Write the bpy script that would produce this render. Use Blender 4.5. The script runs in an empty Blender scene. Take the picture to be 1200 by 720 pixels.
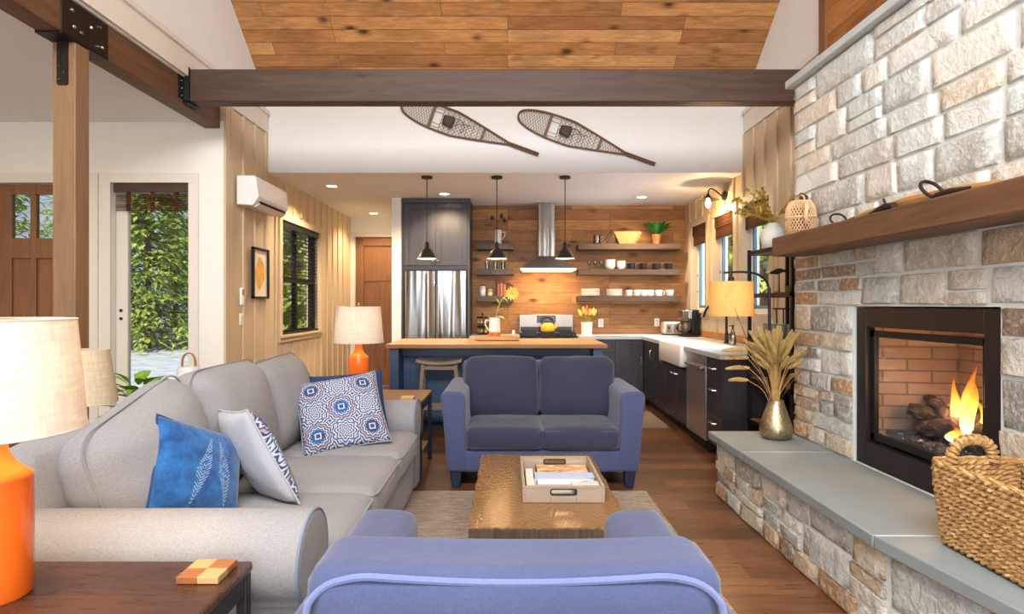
import bpy, math, random
from mathutils import Vector, Matrix, noise, Euler
S = bpy.context.scene
C = S.collection
PI = math.pi
R = random.Random(11)

# ------------------------------------------------------------------ materials
def lin(c):
    return tuple((x/255/12.92 if x/255 <= .04045 else ((x/255+.055)/1.055)**2.4) for x in c) + (1,)
MATS = {}
class NT:
    def __init__(s, name):
        s.m = bpy.data.materials.new(name); s.m.use_nodes = True
        s.t = s.m.node_tree; s.n = s.t.nodes
        s.b = s.n['Principled BSDF']; s.out = s.n['Material Output']
    def add(s, kind, **kw):
        x = s.n.new(kind)
        for k, v in kw.items():
            setattr(x, k, v)
        return x
    def link(s, a, b): s.t.links.new(a, b)
    def val(s, inp, v):
        if hasattr(v, 'is_linked') or hasattr(v, 'links'): s.link(v, inp)
        else: inp.default_value = v
    def coord(s, scale=(1,1,1), kind='Object', loc=(0,0,0)):
        tc = s.add('ShaderNodeTexCoord'); mp = s.add('ShaderNodeMapping')
        s.link(tc.outputs[kind], mp.inputs[0]); mp.inputs['Scale'].default_value = scale
        mp.inputs['Location'].default_value = loc
        return mp.outputs[0]
    def noise(s, vec, scale=5, detail=3, rough=.55, dist=0):
        x = s.add('ShaderNodeTexNoise'); s.link(vec, x.inputs['Vector'])
        x.inputs['Scale'].default_value = scale; x.inputs['Detail'].default_value = detail
        x.inputs['Roughness'].default_value = rough; x.inputs['Distortion'].default_value = dist
        return x.outputs['Fac']
    def ramp(s, fac, stops, interp='LINEAR'):
        x = s.add('ShaderNodeValToRGB'); s.link(fac, x.inputs[0]); cr = x.color_ramp
        cr.interpolation = interp
        while len(cr.elements) < len(stops): cr.elements.new(.5)
        for e, (p, c) in zip(cr.elements, stops):
            e.position = p; e.color = c if len(c) == 4 and max(c) <= 1 else lin(c)
        return x.outputs['Color']
    def mix(s, fac, a, b, mode='MIX'):
        x = s.add('ShaderNodeMix', data_type='RGBA', blend_type=mode)
        s.val(x.inputs[0], fac); s.val(x.inputs[6], a); s.val(x.inputs[7], b)
        return x.outputs[2]
    def math(s, op, a, b=0, c=None):
        x = s.add('ShaderNodeMath', operation=op); s.val(x.inputs[0], a); s.val(x.inputs[1], b)
        if c is not None: s.val(x.inputs[2], c)
        return x.outputs[0]
    def sep(s, v):
        x = s.add('ShaderNodeSeparateXYZ'); s.link(v, x.inputs[0]); return x.outputs
    def comb(s, a, b, c=0.0):
        x = s.add('ShaderNodeCombineXYZ'); s.val(x.inputs[0], a); s.val(x.inputs[1], b); s.val(x.inputs[2], c); return x.outputs[0]
    def bump(s, h, strength=.2, dist=.01):
        x = s.add('ShaderNodeBump'); s.link(h, x.inputs['Height'])
        x.inputs['Strength'].default_value = strength; x.inputs['Distance'].default_value = dist
        s.link(x.outputs[0], s.b.inputs['Normal'])
    def set(s, col=None, rough=None, metal=None, spec=None):
        if col is not None: s.val(s.b.inputs['Base Color'], col)
        if rough is not None: s.val(s.b.inputs['Roughness'], rough)
        if metal is not None: s.val(s.b.inputs['Metallic'], metal)
        if spec is not None: s.b.inputs['Specular IOR Level'].default_value = spec

def M(name, col, rough=.5, metal=0, var=.12, vs=6, bump=0, bs=40, stretch=(1,1,1), spec=.5, trans=0, bd=.004):
    """plain procedural material: noise-varied colour and bump"""
    if name in MATS: return MATS[name]
    t = NT(name); v = t.coord(stretch); n = t.noise(v, vs, 3)
    a = lin(col); k = lambda f: tuple(min(1, x*f) for x in a[:3]) + (1,)
    t.set(t.ramp(n, [(.25, k(1-var)), (.75, k(1+var))]), rough, metal, spec)
    if bump: t.bump(t.noise(v, bs, 2), bump, bd)
    if trans: t.b.inputs['Transmission Weight'].default_value = trans
    MATS[name] = t.m; return t.m

def fabric(name, col, col2=None, weave=300, rough=.9, wr=.25, sheen=.3, melange=.25):
    if name in MATS: return MATS[name]
    t = NT(name); v = t.coord()
    a = lin(col); b = lin(col2) if col2 else tuple(x*.8 for x in a[:3]) + (1,)
    big = t.noise(v, 3.5, 3); th = t.noise(t.coord((1,1,.3)), weave, 2); th2 = t.noise(t.coord((.3,.3,1)), weave, 2)
    w = t.math('MULTIPLY', t.math('ADD', th, th2), .5)
    base = t.mix(t.math('MULTIPLY', big, .8), a, b)
    dark = tuple(x*.62 for x in b[:3]) + (1,)
    f = t.math('MULTIPLY', t.ramp(w, [(.42, (1,1,1,1)), (.56, (0,0,0,1))]), melange)
    t.set(t.mix(f, base, dark), rough, 0, .12)
    h = t.math('ADD', t.math('MULTIPLY', w, .12), t.noise(v, 9, 4, .5, .6))
    t.bump(h, wr, .02)
    t.b.inputs['Sheen Weight'].default_value = sheen
    MATS[name] = t.m; return t.m

def planks(name, tones, w, ln, u, v, rough=.5, knots=.8, gap=.0018, spec=.4, grain=.5, gapcol=(30,18,10), bump=.3, offset=.37, ks=(3.0,7.5), streak=.45):
    """boards: u = axis along the board, v = axis across it"""
    if name in MATS: return MATS[name]
    t = NT(name); p = t.sep(t.coord()); ax = {'x':0, 'y':1, 'z':2}
    U, V = p[ax[u]], p[ax[v]]
    br = t.add('ShaderNodeTexBrick'); t.link(t.comb(U, V), br.inputs['Vector'])
    br.offset = offset; br.offset_frequency = 3
    for k, x in (('Scale', 1), ('Mortar Size', gap), ('Mortar Smooth', .3), ('Bias', 0), ('Brick Width', ln), ('Row Height', w)): br.inputs[k].default_value = x
    br.inputs['Color1'].default_value = (0,0,0,1); br.inputs['Color2'].default_value = (1,1,1,1); br.inputs['Mortar'].default_value = (.5,.5,.5,1)
    rnd = t.sep(br.outputs['Color'])[0]
    row = t.math('FLOOR', t.math('DIVIDE', V, w))
    off = t.math('MULTIPLY', t.math('ADD', row, t.math('MULTIPLY', rnd, 7.3)), 3.71)
    g = t.noise(t.comb(t.math('MULTIPLY', U, 1.6), t.math('MULTIPLY', V, 16), off), 3, 5, .6, .8)
    tone = t.ramp(rnd, [(i/(len(tones)-1), c) for i, c in enumerate(tones)])
    big = t.noise(t.comb(U, t.math('MULTIPLY', V, 2.5), off), 2.2, 3)
    col = t.mix(grain, tone, t.ramp(g, [(.3, (70,48,34)), (.5, (190,150,120)), (.7, (250,230,205))]), 'MULTIPLY')
    col = t.mix(t.math('MULTIPLY', t.ramp(big, [(.45, (0,0,0,1)), (.72, (1,1,1,1))]), streak), col, t.mix(.75, col, lin((84,60,42)), 'MULTIPLY'))
    if knots:
        vo = t.add('ShaderNodeTexVoronoi'); t.link(t.comb(t.math('MULTIPLY', U, ks[0]), t.math('MULTIPLY', V, ks[1]), off), vo.inputs['Vector'])
        vo.inputs['Scale'].default_value = 1; vo.inputs['Randomness'].default_value = 1
        wob = t.math('ADD', vo.outputs['Distance'], t.math('MULTIPLY', t.math('SUBTRACT', g, .5), .16))
        kn = t.ramp(wob, [(.07, (1,1,1,1)), (.13, (.5,.5,.5,1)), (.24, (0,0,0,1))])
        col = t.mix(t.math('MULTIPLY', kn, knots), col, lin((58,32,18)))
    col = t.mix(br.outputs['Fac'], col, lin(gapcol))
    t.set(col, t.ramp(g, [(.2, (rough*.8,)*3+(1,)), (.8, (min(1,rough*1.25),)*3+(1,))]), 0, spec)
    t.bump(t.math('SUBTRACT', t.math('MULTIPLY', g, .15), br.outputs['Fac']), bump, .006)
    MATS[name] = t.m; return t.m

def wood(name, c1, c2, axis='x', rough=.45, sc=1.0, spec=.4, knots=0):
    """one timber, grain along axis"""
    if name in MATS: return MATS[name]
    t = NT(name); st = {'x':(1.2,14,14), 'y':(14,1.2,14), 'z':(14,14,1.2)}[axis]
    v = t.coord(tuple(x*sc for x in st)); g = t.noise(v, 2.2, 6, .62, 1.2)
    g2 = t.noise(t.coord(tuple(x*.25*sc for x in st)), 2, 3)
    col = t.mix(t.math('MULTIPLY', g2, .6), t.ramp(g, [(.3, c2), (.65, c1)]), lin(c2))
    if knots:
        k = {'x':(2,6,6), 'y':(6,2,6), 'z':(6,6,2)}[axis]
        vo = t.add('ShaderNodeTexVoronoi'); t.link(t.coord(k), vo.inputs['Vector']); vo.inputs['Scale'].default_value = 1
        kn = t.ramp(vo.outputs['Distance'], [(.03, (1,1,1,1)), (.16, (0,0,0,1))])
        col = t.mix(t.math('MULTIPLY', kn, knots), col, lin(tuple(x*.45 for x in c2)))
    t.set(col, rough, 0, spec); t.bump(g, .12, .004)
    MATS[name] = t.m; return t.m

def emit(name, col, strength):
    if name in MATS: return MATS[name]
    t = NT(name); t.b.inputs['Emission Color'].default_value = lin(col); t.b.inputs['Emission Strength'].default_value = strength
    t.set(lin(col), .6)
    MATS[name] = t.m; return t.m

def glass_pane(name, tint=(235,245,245), refl=.06):
    """thin window glass: lets light straight through, reflects at grazing angles"""
    if name in MATS: return MATS[name]
    t = NT(name); tr = t.add('ShaderNodeBsdfTransparent'); gl = t.add('ShaderNodeBsdfGlossy'); mx = t.add('ShaderNodeMixShader'); lw = t.add('ShaderNodeLayerWeight'); lw.inputs[0].default_value = .5
    tr.inputs[0].default_value = lin(tint); gl.inputs['Roughness'].default_value = .02; fac = t.math('ADD', t.math('MULTIPLY', t.math('POWER', lw.outputs['Facing'], 4), .6), refl*.4)
    t.link(fac, mx.inputs[0]); t.link(tr.outputs[0], mx.inputs[1]); t.link(gl.outputs[0], mx.inputs[2]); t.link(mx.outputs[0], t.out.inputs[0])
    MATS[name] = t.m; return t.m

def shade_cloth(name, col, tl=.55):
    """lampshade linen, translucent"""
    if name in MATS: return MATS[name]
    t = NT(name); d = t.add('ShaderNodeBsdfDiffuse'); q = t.add('ShaderNodeBsdfTranslucent'); mx = t.add('ShaderNodeMixShader')
    n = t.math('MULTIPLY', t.math('ADD', t.noise(t.coord((1,1,.12)), 90, 2), t.noise(t.coord((.12,.12,1)), 110, 2)), .5)
    c = t.ramp(n, [(.35, tuple(int(x*.9) for x in col)), (.65, col)])
    t.link(c, d.inputs[0]); t.link(c, q.inputs[0]); mx.inputs[0].default_value = tl
    t.link(d.outputs[0], mx.inputs[1]); t.link(q.outputs[0], mx.inputs[2]); t.link(mx.outputs[0], t.out.inputs[0])
    MATS[name] = t.m; return t.m

def stone_mat(name, pal, veil, dk=.55, bp=.8):
    t = NT(name); g = t.add('ShaderNodeNewGeometry'); rp = g.outputs['Random Per Island']
    v = t.coord(); n1 = t.noise(v, 9, 5, .65, .5); n2 = t.noise(v, 34, 4, .7); n3 = t.noise(v, 3.2, 3)
    base = t.ramp(rp, [(i/len(pal), c) for i, c in enumerate(pal)], 'CONSTANT')
    col = t.mix(t.math('MULTIPLY', t.ramp(n1, [(.48, (0,0,0,1)), (.76, (1,1,1,1))]), dk), base, lin((126,118,108)))
    col = t.mix(t.math('MULTIPLY', t.ramp(n3, [(.54, (0,0,0,1)), (.78, (1,1,1,1))]), .45), col, lin((196,160,118)))
    col = t.mix(t.math('MULTIPLY', t.ramp(n2, [(.48, (0,0,0,1)), (.66, (1,1,1,1))]), veil), col, lin((238,240,234)))
    t.set(col, .85, 0, .25)
    t.bump(t.math('ADD', t.math('MULTIPLY', n2, .6), n1), bp, .03)
    return t.m
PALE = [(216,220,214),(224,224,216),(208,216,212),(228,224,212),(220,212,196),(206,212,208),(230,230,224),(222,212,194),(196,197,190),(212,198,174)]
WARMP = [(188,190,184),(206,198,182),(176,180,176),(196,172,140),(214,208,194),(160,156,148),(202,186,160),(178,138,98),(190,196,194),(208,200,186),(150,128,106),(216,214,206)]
# ------------------------------------------------------------------ mesh builder
class MB:
    def __init__(s): s.v = []; s.f = []; s.mi = []; s.cur = 0
    def vert(s, p): s.v.append(tuple(p)); return len(s.v)-1
    def face(s, *i): s.f.append(tuple(i)); s.mi.append(s.cur)
    def box(s, x0, x1, y0, y1, z0, z1):
        if x0 > x1: x0, x1 = x1, x0
        if y0 > y1: y0, y1 = y1, y0
        if z0 > z1: z0, z1 = z1, z0
        b = len(s.v)
        s.v += [(x0,y0,z0),(x1,y0,z0),(x1,y1,z0),(x0,y1,z0),(x0,y0,z1),(x1,y0,z1),(x1,y1,z1),(x0,y1,z1)]
        for q in ((0,3,2,1),(4,5,6,7),(0,1,5,4),(1,2,6,5),(2,3,7,6),(3,0,4,7)): s.face(*[b+i for i in q])
        return s
    def rings(s, rings, closed=True, cap0=True, cap1=True, loop=False):
        ids = [[s.vert(p) for p in r] for r in rings]; n = len(ids[0])
        seq = list(zip(ids, ids[1:])) + ([(ids[-1], ids[0])] if loop else [])
        for a, b in seq:
            for i in range(n if closed else n-1):
                j = (i+1) % n; s.face(a[i], a[j], b[j], b[i])
        if cap0 and not loop: s.face(*reversed(ids[0]))
        if cap1 and not loop: s.face(*ids[-1])
        return s
    def lathe(s, prof, c=(0,0,0), seg=24, cap0=True, cap1=True, sx=1, sy=1):
        s.rings([[(c[0]+sx*max(r,1e-4)*math.cos(2*PI*k/seg), c[1]+sy*max(r,1e-4)*math.sin(2*PI*k/seg), c[2]+z) for k in range(seg)] for r, z in prof], True, cap0, cap1); return s
    def tube(s, pts, r, seg=8, closed=False, cap=True, flat=None):
        pts = [Vector(p) for p in pts]; n = len(pts); rr = list(r) if isinstance(r, (list, tuple)) else [r]*n
        if len(rr) != n: m = len(rr)-1; rr = [rr[min(m, int(i/(n-1)*m))]*(1-(i/(n-1)*m % 1)) + rr[min(m, int(i/(n-1)*m)+1)]*(i/(n-1)*m % 1) for i in range(n)]
        tans = []
        for i in range(n):
            a = pts[i-1] if (i or closed) else pts[i]; b = pts[(i+1) % n] if (i < n-1 or closed) else pts[i]
            tans.append((b-a).normalized())
        up = Vector((0,0,1)) if abs(tans[0].z) < .9 else Vector((1,0,0))
        N = (up - tans[0]*up.dot(tans[0])).normalized(); out = []
        for i in range(n):
            N = (N - tans[i]*N.dot(tans[i])).normalized(); B = tans[i].cross(N)
            out.append([pts[i] + (N*math.cos(2*PI*k/seg) + B*math.sin(2*PI*k/seg)*(flat or 1))*rr[i] for k in range(seg)])
        s.rings(out, True, cap, cap, loop=closed); return s
    def prism(s, poly, axis, a0, a1, inset=None):
        """poly = 2D points in the two other axes (in xyz order), extruded along axis; inset rounds the ends"""
        mk = {'x': lambda p, a: (a, p[0], p[1]), 'y': lambda p, a: (p[0], a, p[1]), 'z': lambda p, a: (p[0], p[1], a)}[axis]
        if not inset: s.rings([[mk(p, a0) for p in poly], [mk(p, a1) for p in poly]]); return s
        cx = sum(p[0] for p in poly)/len(poly); cy = sum(p[1] for p in poly)/len(poly)
        n = len(poly)
        def ins(d):
            o = []
            for i, p in enumerate(poly):
                a = poly[i-1]; b = poly[(i+1) % n]; tx, ty = b[0]-a[0], b[1]-a[1]; L = math.hypot(tx, ty) or 1
                nx, ny = -ty/L, tx/L
                if nx*(cx-p[0]) + ny*(cy-p[1]) < 0: nx, ny = -nx, -ny
                o.append((p[0]+nx*d, p[1]+ny*d))
            return o
        rs = []; sg = 1 if a1 > a0 else -1
        for k in range(5):
            th = k*PI/8; rs.append([mk(p, a0 + sg*inset*(1-math.cos(th))) for p in ins(inset*(1-math.sin(th)))])
        for k in range(4, -1, -1):
            th = k*PI/8; rs.append([mk(p, a1 - sg*inset*(1-math.cos(th))) for p in ins(inset*(1-math.sin(th)))])
        s.rings(rs); return s
    def soft(s, c, h, r, n=9, bulge=(0,0,0), nz=0, seed=0, nscale=4, pinch=0):
        """upholstered box: centre c, half sizes h, edge radius r, faces crowned by bulge"""
        b0 = len(s.v); seen = {}
        e = [-1 + 2*i/n for i in range(n+1)]
        def warp(t): return math.copysign(abs(t)**.75, t) if t else 0
        e = [warp(t) for t in e]
        def put(q):
            key = tuple(round(x, 5) for x in q)
            if key in seen: return seen[key]
            o = [q[i]*h[i] for i in range(3)]; inn = [max(-(h[i]-r), min(h[i]-r, o[i])) for i in range(3)]
            d = [o[i]-inn[i] for i in range(3)]; L = math.sqrt(sum(x*x for x in d)) or 1
            p = [inn[i] + d[i]/L*r if L > 1e-9 and any(abs(x) > 1e-9 for x in d) else o[i] for i in range(3)]
            t = [max(-1, min(1, p[i]/h[i])) for i in range(3)]
            for i in range(3):
                j, k = (i+1) % 3, (i+2) % 3
                w = (1-t[j]**2)*(1-t[k]**2)
                p[i] += t[i]*bulge[i]*w
                p[i] *= 1 - pinch*(t[j]**2*t[k]**2)
            p = Vector(p)
            if nz:
                w = noise.noise_vector(p*nscale + Vector((seed*7.1, seed*3.3, seed)))
                w2 = noise.noise_vector(p*nscale*2.7 + Vector((seed*2.1, seed*9.3, seed)))
                p = p + w*nz + w2*nz*.35
            seen[key] = s.vert((c[0]+p.x, c[1]+p.y, c[2]+p.z)); return seen[key]
        for ax in range(3):
            for sg in (-1, 1):
                j, k = (ax+1) % 3, (ax+2) % 3
                for a in range(n):
                    for b in range(n):
                        ids = []
                        for (x, y) in ((e[a],e[b]),(e[a+1],e[b]),(e[a+1],e[b+1]),(e[a],e[b+1])):
                            q = [0,0,0]; q[ax] = sg; q[j] = x; q[k] = y; ids.append(put(q))
                        s.face(*(ids if sg > 0 else ids[::-1]))
        return b0
    def xf(s, b0, m):
        for i in range(b0, len(s.v)): s.v[i] = tuple(m @ Vector(s.v[i]))
        return s
    def leaf(s, p, d, ln, w, up=Vector((0,0,1)), droop=.3, n=5, fold=.25):
        p = Vector(p); d = Vector(d).normalized(); side = d.cross(up)
        side = side.normalized() if side.length > 1e-4 else Vector((1,0,0)); nrm = side.cross(d)
        rows = []
        for i in range(n+1):
            t = i/n; q = p + d*ln*t - Vector((0,0,1))*droop*ln*t*t
            ww = w*.5*math.sin(PI*min(.985, max(.04, t**.8)))
            rows.append([q - side*ww + nrm*fold*ww, q, q + side*ww + nrm*fold*ww])
        ids = [[s.vert(q) for q in r] for r in rows]
        for a, b in zip(ids, ids[1:]):
            s.face(a[0], a[1], b[1], b[0]); s.face(a[1], a[2], b[2], b[1])

def round_poly(pts, rads, n=5):
    out = []; L = len(pts)
    for i, p in enumerate(pts):
        r = rads[i] if isinstance(rads, (list, tuple)) else rads
        p = Vector(p); a = Vector(pts[i-1]); b = Vector(pts[(i+1) % L])
        if r <= 0: out.append(tuple(p)); continue
        da = (a-p).normalized(); db = (b-p).normalized(); ang = da.angle(db)
        t = min(r/math.tan(ang/2), (a-p).length*.49, (b-p).length*.49)
        A = p+da*t; B = p+db*t
        for k in range(n+1):
            u = k/n; out.append(tuple(A*(1-u)**2 + p*2*u*(1-u) + B*u*u))
    return out

def chaikin(pts, it=2, closed=False):
    pts = [Vector(p) for p in pts]
    for _ in range(it):
        o = [] if closed else [pts[0]]
        for i in range(len(pts) if closed else len(pts)-1):
            a, b = pts[i], pts[(i+1) % len(pts)]; o += [a*.75+b*.25, a*.25+b*.75]
        if not closed: o.append(pts[-1])
        pts = o
    return pts

WL = {}
def obj(name, mb, mat, parent=None, bevel=0, seg=2, smooth=True, sharp=.6, sub=0):
    L = WL.get(parent.name, Vector()) if parent else Vector()
    me = bpy.data.meshes.new(name)
    me.from_pydata([(a-L.x, b-L.y, c-L.z) for a, b, c in mb.v], [], mb.f)
    ms = mat if isinstance(mat, (list, tuple)) else [mat]
    for m in ms: me.materials.append(m)
    if len(ms) > 1: me.polygons.foreach_set('material_index', mb.mi)
    if smooth:
        me.polygons.foreach_set('use_smooth', [True]*len(me.polygons))
        if sharp: me.set_sharp_from_angle(angle=sharp)
    me.validate(); me.update()
    o = bpy.data.objects.new(name, me); C.objects.link(o)
    if parent: o.parent = parent
    WL[o.name] = L
    if bevel:
        b = o.modifiers.new('bevel', 'BEVEL'); b.width = bevel; b.segments = seg; b.limit_method = 'ANGLE'; b.angle_limit = .6
    if sub:
        q = o.modifiers.new('sub', 'SUBSURF'); q.levels = sub; q.render_levels = sub
    return o
def tag(o, label, cat, group=None):
    o['label'] = label; o['category'] = cat
    if group: o['group'] = group
    return o
def thing(name, label, cat, loc=(0,0,0), group=None):
    o = bpy.data.objects.new(name, None); C.objects.link(o); o.location = loc; o.empty_display_size = .1
    WL[o.name] = Vector(loc); return tag(o, label, cat, group)
def struct(name, mb, mat, parent=None, **kw):
    o = obj(name, mb, mat, parent, **kw)
    if not parent: o['kind'] = 'structure'
    return o
def dup(root, loc, label, rotz=0, group=None, scale=None):
    def cp(o, par):
        c = o.copy(); C.objects.link(c)
        if par: c.parent = par
        for ch in list(o.children): cp(ch, c)
        return c
    r = cp(root, None); r.location = loc; r.rotation_euler = (0,0,rotz); r['label'] = label
    if group: r['group'] = group
    if scale: r.scale = scale if isinstance(scale, tuple) else (scale,)*3
    return r
# ------------------------------------------------------------------ shared materials
WHITE = M('white_paint', (230,232,229), .6, var=.015, bump=.03, bs=120)
CREAM = M('cream_paint', (232,230,220), .65, var=.02, bump=.03, bs=120)
BATTEN = M('greige_paint', (202,182,150), .5, var=.02)
TRIMC = M('trim_paint', (222,218,206), .45, var=.015)
CEIL = M('ceiling_paint', (232,232,230), .7, var=.01)
PINE = planks('pine_ceiling', [(206,154,94),(222,172,110),(180,130,82),(228,182,122),(204,152,96),(170,126,86)], .102, 1.7, 'x', 'y', .5, .9, ks=(2.6,5.5), streak=.45)
PINEW = planks('pine_wall', [(200,150,90),(218,168,104),(172,126,78),(228,180,114),(188,138,84),(146,108,74)], .15, 1.45, 'x', 'z', .5, .9, ks=(2.2,4.6), streak=.5)
PINEY = planks('pine_side', [(186,132,78),(204,150,90),(168,116,66)], .19, 2.4, 'y', 'z', .5)
FLOORM = planks('floor_boards', [(140,100,66),(118,83,54),(156,114,78),(102,73,50),(132,94,64)], .16, 1.9, 'x', 'y', .3, .85, gap=.0014, spec=.5, grain=.6)
BEAM = wood('beam_stain', (90,68,54), (62,46,38), 'x', .5, .5, .3, .5)
BEAMY = wood('beam_stain_y', (122,88,62), (86,60,44), 'y', .5, .5, .3, .4)
BEAMZ = wood('beam_stain_z', (148,116,84), (116,88,62), 'z', .45, .5, .35, .4)
DOORW = wood('door_wood', (142,100,66), (112,76,50), 'z', .4, .6)
BLACK = M('black_metal', (24,23,24), .45, .3, .1)
STEEL = None
def steel():
    t = NT('brushed_steel'); v = t.coord((1,1,.02)); n = t.noise(v, 260, 2); w = t.noise(t.coord((1,1,.03)), 7, 1)
    t.set(t.ramp(n, [(.3, (150,151,150)), (.7, (176,175,172))]), .24, 1)
    t.bump(t.math('ADD', t.math('MULTIPLY', w, 1), t.math('MULTIPLY', n, .002)), 1, .1); return t.m
STEEL = steel()
GLASS = glass_pane('window_glass', (240,243,243))
CUPG = glass_pane('glassware', (236,242,242), .3)
CLEAR = glass_pane('clear_glass', (250,252,252), .12)

# ------------------------------------------------------------------ room shell
mb = MB().box(-5.7, 2.75, -3.2, 9.8, -.2, 0); struct('floor', mb, FLOORM)

def wall(mb, axis, p0, p1, a0, a1, z0, z1, holes=()):
    """slab between p0 and p1 on its thin axis, a0..a1 along it, rectangular holes (a0,a1,z0,z1)"""
    def put(u0, u1, w0, w1):
        if u1-u0 < 1e-4 or w1-w0 < 1e-4: return
        if axis == 'x': mb.box(p0, p1, u0, u1, w0, w1)
        else: mb.box(u0, u1, p0, p1, w0, w1)
    cur = a0
    for h in sorted(holes):
        put(cur, h[0], z0, z1); put(h[0], h[1], z0, h[2]); put(h[0], h[1], h[3], z1); cur = h[1]
    put(cur, a1, z0, z1); return mb

LW = -2.57; RW = 2.53
LWIN = (6.65, 8.0, .985, 2.305)
RWIN = [(5.64, 6.29, 1.25, 2.39), (6.54, 7.19, 1.25, 2.39), (7.44, 8.04, 1.25, 2.39)]
# left batten wall (beyond the living room corner)
mb = wall(MB(), 'x', LW-.16, LW, 5.491, 9.8, 0, 3.16, [LWIN]); mb.box(LW-.0015, LW, 5.331, 5.491, 0, 3.16); mb.box(LW-.16, LW-.0015, 5.331, 5.491, 3.0, 3.16)
y = 5.45
while y < 9.6:
    if not (LWIN[0]-.1 < y < LWIN[1]+.1): mb.box(LW, LW+.018, y-.022, y+.022, .12, 3.16)
    else:
        mb.box(LW, LW+.018, y-.022, y+.022, .12, LWIN[2]-.1); mb.box(LW, LW+.018, y-.022, y+.022, LWIN[3]+.1, 3.16)
    y += .265
mb.box(LW, LW+.02, 5.33, 5.41, 0, 3.16)
struct('wall_left', mb, BATTEN)
# frontal wall with the front door and the glazed door opening
FD = (-4.66, -3.79, 0, 2.44); GD = (-3.585, -2.88, 0, 2.44)
struct('wall_entry', wall(MB(), 'y', 5.33, 5.49, -5.6, LW-.002, 0, 3.0, [FD, GD]), CREAM)
struct('wall_far_left', MB().box(-5.75, -5.6, -3.2, 5.5, 0, 3.0), CREAM)
struct('ceiling_entry', MB().box(-5.7, -2.74, -3.2, 5.5, 2.992, 3.05), CEIL)
# high walls of the vault
struct('wall_left_upper', MB().box(-2.72, -2.585, -3.2, 6.3, 3.16, 7.2), WHITE)
mb = MB().box(-2.59, -2.555, -3.2, 6.28, 3.17, 3.36).box(-2.59, -2.535, -3.2, 6.285, 3.36, 3.40); struct('trim_left', mb, TRIMC)
mb = wall(MB(), 'x', RW, RW+.16, -3.2, 9.8, 0, 3.16, RWIN)
y = 4.2
while y < 8.35:
    if not any(a-.1 < y < b+.1 for a, b, *_ in RWIN): mb.box(RW-.018, RW, y-.022, y+.022, .1, 3.16)
    else: mb.box(RW-.018, RW, y-.022, y+.022, .1, 1.15).box(RW-.018, RW, y-.022, y+.022, 2.49, 3.16)
    y += .265
struct('wall_right', mb, BATTEN)
struct('wall_right_upper', MB().box(RW+.012, RW+.15, -3.2, 6.3, 3.16, 7.2), WHITE)
mb = MB().box(RW-.015, RW+.03, 4.2, 6.28, 3.17, 3.36).box(RW-.035, RW+.03, 4.2, 6.285, 3.36, 3.40); struct('trim_right', mb, TRIMC)
struct('wall_header', MB().box(-2.72, 2.69, 6.3, 6.42, 2.75, 3.6), WHITE)
struct('ceiling_kitchen', MB().box(-2.72, 2.69, 6.42, 9.8, 2.75, 2.83), CEIL)
# pine vault: slope towards the kitchen and its twin behind the ridge
k = .78; y1, z1 = 6.36, 3.76-.78*.33; y0 = 2.0; z0 = z1+k*(y1-y0)
mb = MB(); mb.prism([(y1, z1), (y0, z0), (-3.3, z0-k*5.3), (-3.3, z0-k*5.3+.15), (y0, z0+.15), (y1, z1+.15)], 'x', -2.66, 2.62); struct('ceiling_vault', mb, PINE)
# kitchen and hall ends
struct('wall_kitchen', MB().box(-1.41, 2.7, 8.41, 8.56, 0, 2.76), PINEW)
struct('wall_hall', wall(MB(), 'y', 9.64, 9.79, -2.72, -1.41, 0, 2.76, [(-2.5, -1.62, 0, 2.45)]), CREAM)
struct('wall_partition', MB().box(-1.535, -1.412, 7.79, 9.64, 0, 2.76), WHITE)
# rear wall with big glazing
RG = [(-5.2, -3.2, .2, 2.5), (-2.3, -.1, .15, 2.6), (.1, 2.3, .15, 2.6)]
struct('wall_rear', wall(MB(), 'y', -3.3, -3.16, -5.7, 2.7, 0, 3.0, RG), CREAM)
for i, (a, b, c, d) in enumerate(RG):
    mb = MB()
    for x in (a, (a+b)/2-.03, b-.06): mb.box(x, x+.06, -3.26, -3.18, c, d)
    for z in (c, d-.06): mb.box(a, b, -3.26, -3.18, z, z+.06)
    w = struct('window_%d' % (6+i), mb, BLACK); obj('pane', MB().box(a+.05, b-.05, -3.225, -3.22, c+.05, d-.05), GLASS, w)
struct('baseboard_left', MB().box(LW, LW+.022, 5.41, 9.64, 0, .13), TRIMC)
struct('baseboard_entry', MB().box(-5.6, -4.78, 5.31, 5.33, 0, .13).box(-2.78, LW, 5.31, 5.33, 0, .13), TRIMC)
struct('trim_base_right', MB().box(RW-.02, RW, 4.2, 4.9, 0, .13), TRIMC)
# wood-clad recess above the chimney
mb = MB().box(2.47, RW+.01, -3.0, 4.55, 2.95, 7.0); struct('wall_right_cladding', mb, PINEY)
struct('trim_cladding', MB().box(2.45, RW+.011, 4.55, 4.64, 2.9, 7.0), DOORW)

# beams and post
t = thing('ceiling_beam', 'brown stained timber beam crossing the room in front of the snowshoes', 'beam', (0, 4.79, 2.97))
obj('timber', MB().box(-2.6, 2.52, 4.73, 4.86, 2.972, 3.232), BEAM, t, bevel=.006)
mb = MB().box(-2.598, -2.55, 4.71, 4.73, 2.96, 3.24).box(-2.6, -2.55, 4.71, 4.88, 2.955, 2.97); mb.box(-2.599, -2.592, 4.64, 4.74, 2.98, 3.2)
h = obj('hanger', mb, BLACK, t)
for z in (3.0, 3.06, 3.12, 3.18):
    mb = MB().lathe([(.008, 0), (.008, .005), (.004, .009)], (0,0,0), 8); mb.xf(0, Matrix.Translation((-2.592, 4.675, z)) @ Matrix.Rotation(PI/2, 4, 'Y')); obj('bolt', mb, STEEL, h)
t = thing('support_beam', 'brown timber beam running overhead along the left on the post', 'beam', (-2.67, 2, 2.93))
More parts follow.
